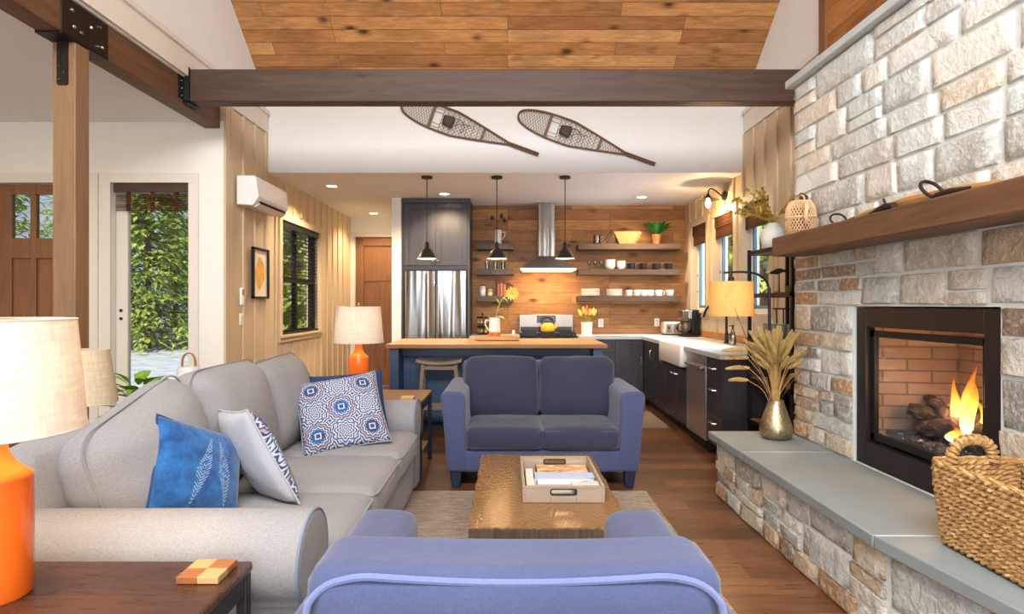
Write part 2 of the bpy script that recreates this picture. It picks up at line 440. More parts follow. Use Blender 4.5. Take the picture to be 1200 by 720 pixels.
mb = MB().box(-2.74, -2.6, 3.55, 5.325, 2.932, 3.16).box(-2.74, -2.6, -3.1, 3.545, 2.932, 3.16); obj('timber', mb, BEAMY, t, bevel=.005)
mb = MB()
mb.box(-2.6, -2.592, 3.42, 3.82, 2.92, 3.15).box(-2.75, -2.592, 3.42, 3.82, 2.921, 2.932).box(-2.748, -2.74, 3.42, 3.82, 2.92, 3.15)
pl = obj('saddle_plate', mb, M('dark_steel', (40,33,30), .45, .5, .15), t, bevel=.003)
for yy, z in ((3.5,3.09),(3.52,3.0),(3.58,2.99),(3.66,3.06),(3.72,2.97),(3.76,2.98),(3.74,3.1)):
    mb = MB().lathe([(.012, 0), (.012, .006), (.006, .012)], (0,0,0), 6); mb.xf(0, Matrix.Translation((-2.592, yy, z)) @ Matrix.Rotation(PI/2, 4, 'Y')); obj('bolt', mb, STEEL, pl)
t = thing('timber_post', 'square brown timber post holding the left beam beside the front door', 'post', (-2.67, 3.6, 0))
obj('timber', MB().box(-2.738, -2.6, 3.54, 3.66, 0, 2.92), BEAMZ, t, bevel=.006)
mb = MB(); mb.prism(round_poly([(-2.705, 2.66), (-2.64, 2.66), (-2.64, 2.92), (-2.705, 2.92)], .012), 'y', 3.53, 3.54)
pl = obj('strap_plate', mb, M('dark_steel', (40,33,30), .45, .5, .15), t)
for i, z in enumerate((2.69, 2.73, 2.77, 2.81, 2.85, 2.89)):
    mb = MB().lathe([(.006, 0), (.006, .004), (.003, .008)], (0,0,0), 6); mb.xf(0, Matrix.Translation((-2.672 + (.014 if i % 2 else -.014), 3.53, z)) @ Matrix.Rotation(PI/2, 4, 'X')); obj('screw', mb, STEEL, pl)

# ------------------------------------------------------------------ doors and windows
def casing(name, a0, a1, z0, z1, plane, axis, w=.09, t=.022, sill=False, mat=TRIMC):
    """flat casing on the room side; plane = wall face, room side toward -t sign"""
    mb = MB()
    def put(u0, u1, w0, w1, tt):
        if axis == 'x': mb.box(plane, plane+tt, u0, u1, w0, w1)
        else: mb.box(u0, u1, plane, plane+tt, w0, w1)
    put(a0-w, a0, z0 if not sill else z0-w, z1+w, t); put(a1, a1+w, z0 if not sill else z0-w, z1+w, t); put(a0, a1, z1, z1+w, t)
    if sill: put(a0-w*.0, a1, z0-w, z0, t); put(a0-w*1.1, a1+w*1.1, z0-.02, z0+.004, t*2)
    return mb
struct('trim_1', casing('', FD[0], FD[1], 0, 2.44, 5.33, 'y', .09, -.022), TRIMC)
struct('trim_2', casing('', GD[0], GD[1], 0, 2.44, 5.33, 'y', .085, -.022), TRIMC)
struct('trim_3', casing('', -2.5, -1.62, 0, 2.45, 9.64, 'y', .07, -.02), TRIMC)
struct('trim_4', casing('', LWIN[0], LWIN[1], LWIN[2], LWIN[3], LW, 'x', .075, .03, True), BATTEN)
for i, w in enumerate(RWIN): struct('trim_%d' % (5+i), casing('', w[0], w[1], w[2], w[3], RW, 'x', .085, -.03, True), BATTEN)

def panel_door(name, x0, x1, z1, y0, y1, holes, panels, mat):
    """slab with openings (lites) and recessed panels"""
    mb = MB(); cur = x0
    wall(mb, 'y', y0, y1, x0, x1, 0.008, z1, holes)
    d = struct(name, mb, mat, bevel=.003)
    return d
# front door: three small lites above tall panels
lites = [(-4.526, -4.356, 1.945, 2.345), (-4.302, -4.132, 1.945, 2.345), (-4.078, -3.908, 1.945, 2.345)]
mb = MB(); yy = 5.37
cols = [FD[0]+.004] + [v for l in lites for v in l[:2]] + [FD[1]-.004]
for i in range(0, 8, 2): mb.box(cols[i], cols[i+1], yy, yy+.045, .008, 2.432)
for l in lites:
    mb.box(l[0], l[1], yy, yy+.045, 2.345, 2.432).box(l[0], l[1], yy, yy+.045, 1.76, 1.945).box(l[0], l[1], yy, yy+.045, .008, .22)
    mb.box(l[0], l[1], yy+.016, yy+.03, .22, 1.76)
d = struct('door_1', mb, DOORW, bevel=.004)
for l in lites: obj('pane', MB().box(l[0], l[1], yy+.02, yy+.025, 1.945, 2.345), GLASS, d)
mb = MB().box(-3.86, -3.82, yy-.012, yy, .92, 1.14); mb.tube([(-3.84, yy-.012, .96), (-3.84, yy-.05, .97), (-3.84, yy-.05, 1.1), (-3.84, yy-.012, 1.11)], .008); obj('door_handle', mb, BLACK, d)
# full-light glazed door on the left
mb = MB(); y0 = 5.38
x0, x1 = GD[0]+.004, GD[1]-.004
mb.box(x0, x0+.108, y0, y0+.05, .01, 2.43).box(x1-.02, x1, y0, y0+.05, .01, 2.43).box(x0+.108, x1-.02, y0, y0+.05, .01, .2).box(x0+.108, x1-.02, y0, y0+.05, 2.36, 2.43)
d = struct('door_2', mb, TRIMC, bevel=.004)
obj('pane', MB().box(x0+.1, x1-.015, y0+.02, y0+.026, .19, 2.37), GLASS, d)
mb = MB()
for z in (1.21, 1.285):
    b0 = len(mb.v); mb.lathe([(.014, 0), (.014, .01), (.007, .016)], (0,0,0), 12); mb.xf(b0, Matrix.Translation((x0+.05, y0, z)) @ Matrix.Rotation(PI/2, 4, 'X'))
obj('lock', mb, BLACK, d)
# hall door
mb = MB(); y0 = 9.67; x0, x1 = -2.495, -1.625
mb.box(x0, x0+.13, y0, y0+.045, .01, 2.445).box(x1-.13, x1, y0, y0+.045, .01, 2.445)
for a, b in ((.01, .28), (1.72, 1.84), (2.3, 2.445)): mb.box(x0+.13, x1-.13, y0, y0+.045, a, b)
mb.box(-2.11, -2.01, y0, y0+.045, .28, 1.72).box(x0+.13, x1-.13, y0+.018, y0+.03, .28, 2.3)
d = struct('door_3', mb, DOORW, bevel=.004)
mb = MB(); b0 = len(mb.v); mb.lathe([(.028, 0), (.028, .01), (.012, .016), (.012, .045), (.026, .055), (.026, .07), (.01, .078)], (0,0,0), 16); mb.xf(b0, Matrix.Translation((-1.7, y0, .95)) @ Matrix.Rotation(PI/2, 4, 'X')); obj('knob', mb, BLACK, d)
# left window: black double-hung
def frame_x(mb, x0, x1, w, b):
    a0, a1, z0, z1 = w
    mb.box(x0, x1, a0, a0+b, z0, z1).box(x0, x1, a1-b, a1, z0, z1).box(x0, x1, a0+b, a1-b, z0, z0+b).box(x0, x1, a0+b, a1-b, z1-b, z1)
a0, a1, z0, z1 = LWIN
mb = MB(); frame_x(mb, LW-.13, LW-.05, LWIN, .05); mb.box(LW-.12, LW-.05, a0+.05, a1-.05, 1.6, 1.67).box(LW-.11, LW-.06, (a0+a1)/2-.03, (a0+a1)/2+.03, z0, z1)
w = struct('window_1', mb, BLACK, bevel=.003); obj('pane', MB().box(LW-.092, LW-.087, a0+.04, a1-.04, z0+.04, z1-.04), GLASS, w)
t = thing('venetian_blind', 'black slatted blind in the left window above the orange lamp', 'blind', (LW-.02, 7.3, 2.3))
obj('headrail', MB().box(LW-.045, LW+.005, a0+.01, a1-.01, z1-.075, z1-.005), BLACK, t, bevel=.003)
mb = MB(); z = z1-.1
while z > z0+.03:
    b0 = len(mb.v); mb.box(-.019, .019, a0+.015, a1-.015, -.0012, .0012); mb.xf(b0, Matrix.Translation((LW-.02, 0, z)) @ Matrix.Rotation(-.1, 4, 'Y')); z -= .046
for yy in (a0+.2, (a0+a1)/2, a1-.2): mb.box(LW-.021, LW-.019, yy-.002, yy+.002, z0+.03, z1-.08)
o = obj('slats', mb, BLACK, t); o['kind'] = 'stuff'
obj('bottom_rail', MB().box(LW-.04, LW, a0+.015, a1-.015, z0+.008, z0+.03), BLACK, t)
# right windows: white frames, bluish glass bars, brown woven shades
SHADE = planks('woven_shade', [(96,66,46),(120,84,58),(78,54,40)], .012, .5, 'y', 'z', .8, 0, .002, .1, .5, (40,26,18), 1.0)
SHADEX = planks('woven_shade_x', [(96,66,46),(120,84,58),(78,54,40)], .012, .5, 'x', 'z', .8, 0, .002, .1, .5, (40,26,18), 1.0)
SASH = M('blue_grey_sash', (92,118,130), .45, var=.05)
rl = ['brown woven shade in the right-hand window nearest the chimney', 'brown woven shade in the middle right window under the sconce', 'brown woven shade in the right window nearest the pine wall']
for i, wn in enumerate(RWIN):
    a0, a1, z0, z1 = wn
    mb = MB(); frame_x(mb, RW+.06, RW+.12, wn, .045); 
    w = struct('window_%d' % (2+i), mb, TRIMC, bevel=.003)
    mb = MB(); frame_x(mb, RW+.07, RW+.1, (a0+.045, a1-.045, z0+.045, z1-.045), .035); sh = obj('sash', mb, SASH, w)
    obj('pane', MB().box(RW+.083, RW+.087, a0+.06, a1-.06, z0+.06, z1-.06), GLASS, w)
    mb = MB()
    for zz in (1.5, 1.72): mb.box(RW+.055, RW+.06, a1-.03, a1-.012, zz, zz+.03)
    obj('latch', mb, BLACK, w)
    t = thing('woven_blind', rl[i], 'window shade', (RW, (a0+a1)/2, z1), 'woven shades in the right windows')
    obj('valance', MB().box(RW-.01, RW+.03, a0+.01, a1-.01, z1-.13, z1-.004), SHADE, t, bevel=.004)
    mb = MB()
    for q in range(3 if i else 1): mb.box(RW+.0+q*.008, RW+.012+q*.008, a0+.02, a1-.02, z1-.26+q*.03, z1-.1)
    obj('folds', mb, SHADE, t, bevel=.004)
t = thing('bamboo_blind', 'brown bamboo roller shade at the top of the glazed left door', 'window shade', (-3.2, 5.37, 2.4))
obj('valance', MB().box(GD[0]+.01, GD[1]-.01, 5.335, 5.37, 2.36, 2.435), BEAM, t, bevel=.004)
mb = MB(); z = 2.35
while z > 2.19:
    mb.box(GD[0]+.025, GD[1]-.012, 5.35, 5.358, z-.008, z + R.uniform(-.003,.002)); z -= .0135
for x in (-3.45, -3.23, -3.01): mb.box(x-.016, x+.016, 5.348, 5.36, 2.19, 2.36)
o = obj('slats', mb, SHADEX, t); o['kind'] = 'stuff'

# ------------------------------------------------------------------ outdoors
SNOW = M('snow', (186,190,202), .7, var=.06, vs=.9, bump=.5, bs=2.2, bd=.3)
mb = MB(); n = 60; ids = []
for i in range(n+1):
    row = []
    for j in range(n+1):
        x = -45 + 90*i/n; yy = -25 + 80*j/n
        z = -.35 + .35*noise.noise(Vector((x*.12, yy*.12, 3))) + max(0, yy-12)*.012
        if -8 < x < 5 and -5 < yy < 12: z = min(z, -.3)
        row.append(mb.vert((x, yy, z)))
    ids.append(row)
for i in range(n):
    for j in range(n): mb.face(ids[i][j], ids[i+1][j], ids[i+1][j+1], ids[i][j+1])
struct('ground', mb, SNOW, sharp=0)
def leafmat():
    t = NT('evergreen_needles'); g = t.add('ShaderNodeNewGeometry'); n = t.noise(t.coord(), .9, 3)
    c = t.mix(g.outputs['Random Per Island'], t.ramp(n, [(.3, (120,150,64)), (.55, (186,200,92)), (.8, (224,226,134))]), lin((146,168,90)))
    d = t.add('ShaderNodeBsdfDiffuse'); q = t.add('ShaderNodeBsdfTranslucent'); mx = t.add('ShaderNodeMixShader'); mx.inputs[0].default_value = .35
    t.link(c, d.inputs[0]); t.link(c, q.inputs[0]); t.link(d.outputs[0], mx.inputs[1]); t.link(q.outputs[0], mx.inputs[2]); t.link(mx.outputs[0], t.out.inputs[0]); return t.m
LEAF = leafmat(); BARK = M('bark', (92,72,58), .9, var=.3, bump=.5)
def tree_proto(seed, H=8.5, rad=2.3, low=.4):
    r = random.Random(seed); fo = MB(); tk = MB()
    tk.tube([(0,0,-.3), (.05,0,H*.4), (0,.05,H*.95)], [.17, .12, .02], 8)
    for q in range(420):
        z = low + (H-low)*r.random()**1.15; fr = 1-(z-low)/(H-low+.4); L = rad*(fr**.75)*r.uniform(.55, 1.1); a = r.uniform(0, 2*PI)
        if q % 6 == 0: tk.tube([(0,0,z), (math.cos(a)*L*.7, math.sin(a)*L*.7, z-.1)], [.035, .01], 4)
        for w in range(16):
            t = r.uniform(.35, 1.05)
            p = Vector((math.cos(a)*L*t, math.sin(a)*L*t, z - .25*t*t*L*.5)) + Vector((r.uniform(-.3,.3), r.uniform(-.3,.3), r.uniform(-.16,.16)))
            fo.leaf(p, (math.cos(a)+r.uniform(-.8,.8), math.sin(a)+r.uniform(-.8,.8), r.uniform(-.4,.35)), r.uniform(.22,.42), r.uniform(.10,.18), droop=.25, n=2)
    return fo, tk
tl = [(-13.2, 21.5, 'broad evergreen filling the view through the glazed left door'), (-15.6, 23, 'evergreen left of the broadest one outside the glazed left door'), (-11.4, 23.5, 'evergreen right of the broadest one outside the glazed left door'), (-19.5, 22, 'evergreen seen through the front door panes'),
      (-8.6, 21, 'evergreen behind the left half of the black blind'), (-6.7, 20, 'evergreen behind the right half of the black blind'), (-10.3, 26, 'evergreen set far back behind the black blind'),
      (5.6, 13, 'evergreen outside the right window nearest the chimney'), (7.2, 19, 'evergreen outside the middle right window'), (6.4, 17, 'evergreen outside the right window nearest the pine wall')]
tl += [(-17.5, 31, 'evergreen in the back row left of the glazed left door'), (-14.2, 33, 'evergreen in the back row outside the glazed left door'), (-22, 30, 'evergreen in the back row seen through the front door panes'), (-11.5, 35, 'evergreen in the back row behind the black blind'), (10.5, 27, 'evergreen in the back row outside the right windows'), (8.4, 31, 'evergreen farthest back outside the right windows')]
protos = []
for i, (x, yy, lab) in enumerate(tl):
    z = -.3 + max(0, yy-12)*.012
    if i < 2:
        t = thing('evergreen_tree', lab, 'tree', (0,0,0), 'evergreen trees outdoors'); fo, tk = tree_proto(5+i, 9 + i, 2.6)
        o = obj('needles', fo, LEAF, t, smooth=False); o['kind'] = 'stuff'; obj('trunk', tk, BARK, t); t.location = (x, yy, z); protos.append(t)
    else: dup(protos[i % 2], (x, yy, z), lab, i*1.3, 'evergreen trees outdoors', R.uniform(.85, 1.15))
# ------------------------------------------------------------------ fireplace
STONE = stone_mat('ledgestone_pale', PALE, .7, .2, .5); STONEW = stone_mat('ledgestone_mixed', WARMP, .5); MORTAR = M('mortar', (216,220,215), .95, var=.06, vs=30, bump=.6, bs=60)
def stones(mb, u0, u1, v0, v1, place, seed, rows=(.09,.21), lens=(.14,.5), gap=.0035, depth=(.010,.018)):
    """ashlar field of rough stones in one mesh; place(u, v, d) -> point, d = height off the mortar"""
    r = random.Random(seed); blocks = []; v = v0
    while v < v1-.01:
        h = r.uniform(*rows)
        if v1-v-h < rows[0]: h = v1-v
        u = u0 - 0.0
        while u < u1-.01:
            L = r.uniform(*lens)*(.75+h*1.6)
            if u1-u-L < lens[0]: L = u1-u
            if h > .15 and r.random() < .35:
                c = r.uniform(.38,.62)*h; m = u + L*r.uniform(.4,.6)
                blocks.append((u, u+L, v, v+c))
                if L > .3 and r.random() < .6: blocks += [(u, m, v+c, v+h), (m, u+L, v+c, v+h)]
                else: blocks.append((u, u+L, v+c, v+h))
            else: blocks.append((u, u+L, v, v+h))
            u += L
        v += h
    for (a, b, c, d) in blocks:
        g = gap*r.uniform(.5, 1.0); a += g*.5; b -= g*.5; c += g*.5; d -= g*.5
        D = r.uniform(*depth); nx = max(4, int((b-a)/.035)); ny = max(4, int((d-c)/.03))
        tu, tv = r.uniform(-.004,.004), r.uniform(-.004,.004); sd = r.uniform(0, 99)
        J = [r.uniform(0,.009) for _ in range(8)]
        ids = []
        for i in range(nx+1):
            row = []
            for j in range(ny+1):
                s, t = i/nx, j/ny
                # edge rows pulled down into the mortar
                if i in (0, nx) or j in (0, ny): k = 0
                elif i in (1, nx-1) or j in (1, ny-1): k = .86
                else: k = 1
                def cm(x, n_): 
                    if x == 0 or x == n_: return x/n_
                    return (.045 + (x-1)/(n_-2)*.91) if n_ > 2 else x/n_
                s, t = cm(i, nx), cm(j, ny)
                uu = a + (J[0]*(1-t)+J[1]*t) + s*((b-a) - (J[0]*(1-t)+J[1]*t) - (J[2]*(1-t)+J[3]*t))
                vv = c + (J[4]*(1-s)+J[5]*s) + t*((d-c) - (J[4]*(1-s)+J[5]*s) - (J[6]*(1-s)+J[7]*s))
                nz = noise.noise(Vector((uu*9+sd, vv*9, sd)))*.006 + noise.noise(Vector((uu*28+sd, vv*28, sd)))*.003
                h = -.006 if k == 0 else D*k + nz + tu*(s-.5)*2 + tv*(t-.5)*2
                if k == 0:
                    e = noise.noise(Vector((uu*22, vv*22, sd)))*.003; uu += e; vv += e
                row.append(mb.vert(place(uu, vv, max(h, -.012))))
            ids.append(row)
        for i in range(nx):
            for j in range(ny): mb.face(ids[i][j], ids[i+1][j], ids[i+1][j+1], ids[i][j+1])
FX = 1.985     # mortar plane of the chimney; stones stand off towards the room
FY0, FY1, FZ0, FZ1 = 2.37, 3.38, .445, 1.33
mb = MB(); mb.cur = 1
mb.box(FX, 2.52, FY1, 4.05, 0, 2.83).box(FX, 2.52, .4, FY0, 0, 2.83).box(FX, 2.52, FY0, FY1, FZ1, 2.83).box(FX, 2.52, FY0, FY1, 0, FZ0)
mb.cur = 0
pl = lambda u, v, d: (FX-.002-d, 4.065-u, v)
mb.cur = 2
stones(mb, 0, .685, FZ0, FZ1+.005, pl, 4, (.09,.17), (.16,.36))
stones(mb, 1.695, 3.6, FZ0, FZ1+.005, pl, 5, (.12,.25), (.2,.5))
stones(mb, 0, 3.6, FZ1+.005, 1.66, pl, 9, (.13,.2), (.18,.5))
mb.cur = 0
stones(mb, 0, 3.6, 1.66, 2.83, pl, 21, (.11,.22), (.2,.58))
stones(mb, 0, .5, .0, 2.83, lambda u, v, d: (FX-.02+u, 4.05+d, v), 8)
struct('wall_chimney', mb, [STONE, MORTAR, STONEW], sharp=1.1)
CAPM = M('cap_slab', (190,198,198), .7, var=.08, bump=.2)
struct('trim_cap', MB().box(1.925, 2.53, .4, 4.09, 2.832, 2.885), CAPM, bevel=.006)

# hearth: stone base under three bluestone slabs
SLAB = M('bluestone', (134,142,142), .55, var=.1, vs=3, bump=.12, bs=60)
t = thing('hearth', 'raised stone hearth with smooth bluestone top below the fireplace', 'hearth', (1.7, 3, 0))
mb = MB(); mb.cur = 1
mb.prism([(1.475, 4.13), (1.475, 2.28), (1.72, .6), (1.98, .6), (1.98, 4.13)], 'z', .0, .394)
mb.cur = 0
stones(mb, 0, 1.87, 0, .392, lambda u, v, d: (1.474-d, 4.15-u, v), 31, (.1,.17), (.18,.42))
L = math.hypot(.245, 1.68); dx, dy = .245/L, -1.68/L
stones(mb, 0, 1.5, 0, .392, lambda u, v, d: (1.474+dx*u+dy*d, 2.28+dy*u-dx*d, v), 33, (.12,.2), (.22,.5))
stones(mb, 0, .5, 0, .392, lambda u, v, d: (1.47+u, 4.131+d, v), 36)
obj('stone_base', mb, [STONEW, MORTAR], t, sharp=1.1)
xe = lambda y: 1.415 + max(0, 2.28-y)*.146
for (a, b) in ((3.575, 4.16), (2.285, 3.567), (.6, 2.277)):
    mb = MB(); mb.prism([(xe(b), b), (xe(a), a), (1.982, a), (1.982, b)], 'z', .394, .445); obj('hearth_slab', mb, SLAB, t, bevel=.005)
for y in (3.567, 2.277): obj('grout_joint', MB().box(1.425, 1.98, y, y+.008, .40, .4435), MORTAR, t)

# gas fireplace insert
t = thing('fireplace_insert', 'dark metal gas fireplace with burning logs set in the stone wall', 'fireplace', (2.1, 2.87, .445))
FM = M('bronze_black', (46,38,36), .42, .4, .1)
y0, y1 = FY0+.012, FY1-.012
mb = MB(); X0 = 1.995
mb.box(X0, 2.05, y0, y0+.085, .447, FZ1-.008).box(X0, 2.05, y1-.085, y1, .447, FZ1-.008)
mb.box(X0, 2.05, y0+.085, y1-.085, 1.215, FZ1-.008).box(X0, 2.05, y0+.085, y1-.085, .447, .575)
obj('surround', mb, FM, t, bevel=.003)
mb = MB(); a, b, c, d = y0+.085, y1-.085, .592, 1.196
mb.box(2.02, 2.045, a, a+.04, c, d).box(2.02, 2.045, b-.04, b, c, d).box(2.02, 2.045, a, b, c, c+.04).box(2.02, 2.045, a, b, d-.035, d)
obj('door_frame', mb, BLACK, t, bevel=.003)
obj('glass', MB().box(2.034, 2.038, a+.03, b-.03, c+.03, d-.03), CLEAR, t)
obj('floor_plate', MB().box(2.05, 2.5, a-.03, b+.03, .58, .592), BLACK, t); obj('top_plate', MB().box(2.05, 2.5, a-.03, b+.03, 1.24, 1.26), BLACK, t)
def brickmat():
    t = NT('firebrick'); p = t.sep(t.coord()); br = t.add('ShaderNodeTexBrick')
    t.link(t.comb(t.math('ADD', p[0], p[1]), p[2]), br.inputs['Vector'])
    for k, x in (('Scale', 1), ('Mortar Size', .005), ('Brick Width', .2), ('Row Height', .066), ('Bias', 0)): br.inputs[k].default_value = x
    br.inputs['Color1'].default_value = lin((186,156,134)); br.inputs['Color2'].default_value = lin((160,132,114)); br.inputs['Mortar'].default_value = lin((124,112,104))
    n = t.noise(t.coord(), 12, 4); c = t.mix(t.math('MULTIPLY', n, .5), br.outputs['Color'], lin((96,74,66)))
    t.set(c, .9, 0, .2); t.bump(t.math('SUBTRACT', t.math('MULTIPLY', n, .3), br.outputs['Fac']), .6, .01); return t.m
mb = MB(); mb.box(2.46, 2.5, a-.01, b+.01, .592, 1.24)
mb.prism([(2.05, b+.005), (2.47, b-.07), (2.47, b+.03), (2.05, b+.03)], 'z', .592, 1.24)
mb.prism([(2.05, a-.005), (2.47, a+.07), (2.47, a-.03), (2.05, a-.03)], 'z', .592, 1.24)
obj('brick_lining', mb, brickmat(), t)
mb = MB(); mb.box(2.1, 2.44, a+.06, b-.06, .592, .63); obj('burner_tray', mb, BLACK, t)
def logm():
    t = NT('charred_log'); n = t.noise(t.coord((1,.4,1)), 16, 5, .7); z = t.sep(t.coord(kind='Normal'))[2]
    t.set(t.ramp(n, [(.35, (34,28,26)), (.52, (74,60,52)), (.68, (138,118,102))]), .95, 0, .2); t.bump(n, .9, .03); return t.m
LOG = logm()
def logmesh(p, q, r, seed):
    mb = MB(); p, q = Vector(p), Vector(q); n = 12; pts = []; rr = []
    for i in range(n+1):
        s = i/n; o = noise.noise_vector(Vector((seed, s*3, 1)))*.022
        pts.append(p.lerp(q, s)+o); rr.append(r*(1+.3*noise.noise(Vector((seed*3, s*5, 0))))*(.75 if i in (0, n) else 1))
    b0 = len(mb.v); mb.tube(pts, rr, 12)
    for i in range(b0, len(mb.v)):
        v = Vector(mb.v[i]); mb.v[i] = tuple(v + noise.noise_vector(v*26+Vector((seed,0,0)))*.011)
    return mb
for i, (p, q, r) in enumerate([((2.2,2.56,.67),(2.22,3.06,.69),.05), ((2.34,2.55,.70),(2.36,3.12,.70),.055), ((2.14,3.08,.78),(2.34,2.74,.73),.036), ((2.16,2.6,.72),(2.4,2.8,.84),.042), ((2.13,2.92,.69),(2.3,2.66,.83),.04), ((2.3,3.14,.83),(2.2,2.84,.78),.03), ((2.36,2.66,.92),(2.3,2.96,.78),.034)]):
    obj('log', logmesh((p[0], p[1]+.07, p[2]), (q[0], q[1]+.07, q[2]), r*1.15, i+2), LOG, t)
mb = MB()
for q in range(420):
    x, y, z = R.uniform(2.07,2.16), R.uniform(a+.06,b-.06), .632
    b0 = len(mb.v); s = R.uniform(.006,.013); mb.box(-s,s,-s,s,-s,s); mb.xf(b0, Matrix.Translation((x,y,z+R.random()*.012)) @ Euler((R.random()*3,R.random()*3,R.random()*3)).to_matrix().to_4x4())
o = obj('ember_glass', mb, M('ember_chips', (70,70,74), .25, .2, .5, vs=60), t, smooth=False); o['kind'] = 'stuff'
def flamemat():
    t = NT('flame'); g = t.sep(t.coord(kind='Generated'))[2]; n = t.noise(t.coord((1,1,.35)), 16, 3)
    em = t.add('ShaderNodeEmission'); tr = t.add('ShaderNodeBsdfTransparent'); mx = t.add('ShaderNodeMixShader')
    t.link(t.ramp(g, [(0, (255,236,170)), (.3, (255,205,95)), (.65, (255,150,40)), (1, (240,96,20))]), em.inputs[0])
    t.link(t.math('MULTIPLY', t.math('SUBTRACT', 1.15, g), 4), em.inputs[1])
    lw = t.add('ShaderNodeLayerWeight'); lw.inputs[0].default_value = .25
    f = t.math('MULTIPLY', t.math('SUBTRACT', 1, lw.outputs['Facing']), t.math('SUBTRACT', 1.1, t.math('MULTIPLY', g, .6)))
    f = t.math('MULTIPLY', f, t.ramp(n, [(.3, (.45,.45,.45,1)), (.55, (1,1,1,1))]))
    t.link(f, mx.inputs[0]); t.link(tr.outputs[0], mx.inputs[1]); t.link(em.outputs[0], mx.inputs[2]); t.link(mx.outputs[0], t.out.inputs[0]); return t.m
FL = flamemat()
for i, (x, y, z, h, w) in enumerate([(2.2,2.76,.73,.27,.035),(2.22,2.70,.72,.34,.042),(2.17,2.645,.72,.3,.038),(2.2,2.60,.73,.2,.03),(2.24,2.82,.74,.12,.03),(2.26,2.49,.76,.22,.028),(2.14,2.7,.68,.09,.04)]):
    mb = MB(); rs = []
    for k in range(15):
        s = k/14; ra = w*(math.sin(PI*min(1, (s*.92+.08))**.62)+.02)*(1-s*.35); ox = .028*math.sin(s*5+i*2)*s; oy = .035*math.sin(s*4.2+i*1.3)*s
        rs.append([(x+ox+.5*ra*math.cos(th*PI/6), y+.13+oy+ra*math.sin(th*PI/6)*(1+.25*math.sin(th*1.7+s*6)), z+s*h) for th in range(12)])
    mb.rings(rs); obj('flame', mb, FL, t, sharp=0)

# mantel and what lies on it
MZ = 1.775
t = obj('mantel_shelf', MB().box(1.73, 1.955, .5, 3.86, 1.652, MZ), wood('mantel_wood', (124,88,60), (90,62,42), 'y', .5, .7, .35, .6), bevel=.008)
tag(t, 'thick brown timber mantel shelf across the stone chimney', 'mantel')
RUST = M('old_iron', (58,44,38), .65, .6, .25, bump=.3)
YOKE = wood('old_yoke', (190,140,78), (140,96,50), 'y', .7, 1)
t = thing('ox_yoke', 'old wooden draft bar with iron rings lying along the mantel shelf', 'yoke', (1.86, 2.8, MZ))
mb = MB(); mb.tube([(1.885, 2.26, 1.80), (1.88, 2.5, 1.81), (1.88, 2.78, 1.815), (1.88, 3.05, 1.805), (1.885, 3.26, 1.795)], [.02,.028,.032,.028,.018], 10); obj('wooden_bar', mb, YOKE, t)
def ring(mb, c, r, th, ax):
    b0 = len(mb.v); mb.tube([(r*math.cos(k*PI/14), r*math.sin(k*PI/14), 0) for k in range(28)], th, 8, True); mb.xf(b0, Matrix.Translation(c) @ Euler(ax).to_matrix().to_4x4()); return mb
mb = ring(MB(), (1.80, 2.5, 1.828), .048, .0075, (.95, .25, 0)); mb.tube([(1.79, 2.46, 1.795), (1.80, 2.40, 1.80), (1.83, 2.33, 1.80)], [.012,.014,.01], 8); obj('iron_ring', mb, RUST, t)
mb = ring(MB(), (1.84, 3.28, 1.815), .04, .006, (.95, -.25, 0)); mb.tube([(1.84, 3.24, 1.785), (1.86, 3.16, 1.80)], .012, 8); obj('iron_ring', mb, RUST, t)
mb = MB().tube([(1.80, 2.74, 1.80), (1.83, 2.85, 1.81), (1.85, 3.02, 1.795)], [.016,.022,.01], 10); ring(mb, (1.84, 2.87, 1.832), .024, .005, (.6, 1.2, 0)); obj('iron_clasp', mb, RUST, t)
# bamboo lantern basket
BAM = M('bamboo_strip', (212,172,128), .55, var=.2, vs=20)
t = thing('bamboo_basket', 'round woven bamboo basket lantern on the far end of the mantel', 'basket', (1.845, 3.71, MZ))
prof = lambda s: .064 + .024*math.sin(PI*min(1, max(0, s)))**.7
mb = MB()
for sg in (-1, 1):
    for q in range(28):
        pts = []
        for k in range(13):
            s = k/12; a = q*2*PI/28 + sg*s*1.35; r = prof(s) + (.0015 if sg > 0 else -.0005)
            pts.append((1.845+r*math.cos(a), 3.71+r*math.sin(a), MZ+.006+s*.2))
        mb.tube(pts, .0036, 4)
o = obj('lattice', mb, BAM, t)
mb = MB()
for s in (0, .5, 1.0): mb.tube([(1.845+(prof(s)+.002)*math.cos(k*PI/16), 3.71+(prof(s)+.002)*math.sin(k*PI/16), MZ+.008+s*.2) for k in range(32)], .0065, 6, True)
obj('hoop', mb, BAM, t)
mb = MB(); mb.tube(chaikin([(1.845, 3.63, MZ+.2), (1.82, 3.585, MZ+.17), (1.81, 3.575, MZ+.1), (1.83, 3.6, MZ+.06)]), .006, 6, flat=2); mb.tube(chaikin([(1.845, 3.66, MZ+.2), (1.845, 3.665, MZ+.24), (1.845, 3.72, MZ+.26), (1.845, 3.77, MZ+.2)]), .005, 6); obj('carry_strap', mb, BAM, t)
mb = MB(); mb.lathe([(.001,0),(.052,0),(.056,.01),(.056,.16),(.05,.165),(.001,.165)], (1.845, 3.71, MZ+.004), 20); obj('inner_cup', mb, M('basket_inside', (112,74,46), .8), t)
t = obj('wooden_bird', MB(), BEAM) if 0 else None
mb = MB(); mb.soft((1.92, 3.835, MZ+.121), (.016,.02,.12), .015, 5); b0 = mb.soft((0,0,0), (.014,.04,.022), .012, 5, pinch=.3); mb.xf(b0, Matrix.Translation((1.92, 3.825, MZ+.262)) @ Euler((.5,0,.2)).to_matrix().to_4x4())
tag(obj('carved_bird', mb, M('dark_carving', (74,50,36), .6, var=.2)), 'small dark carved wooden bird behind the bamboo basket', 'carving')

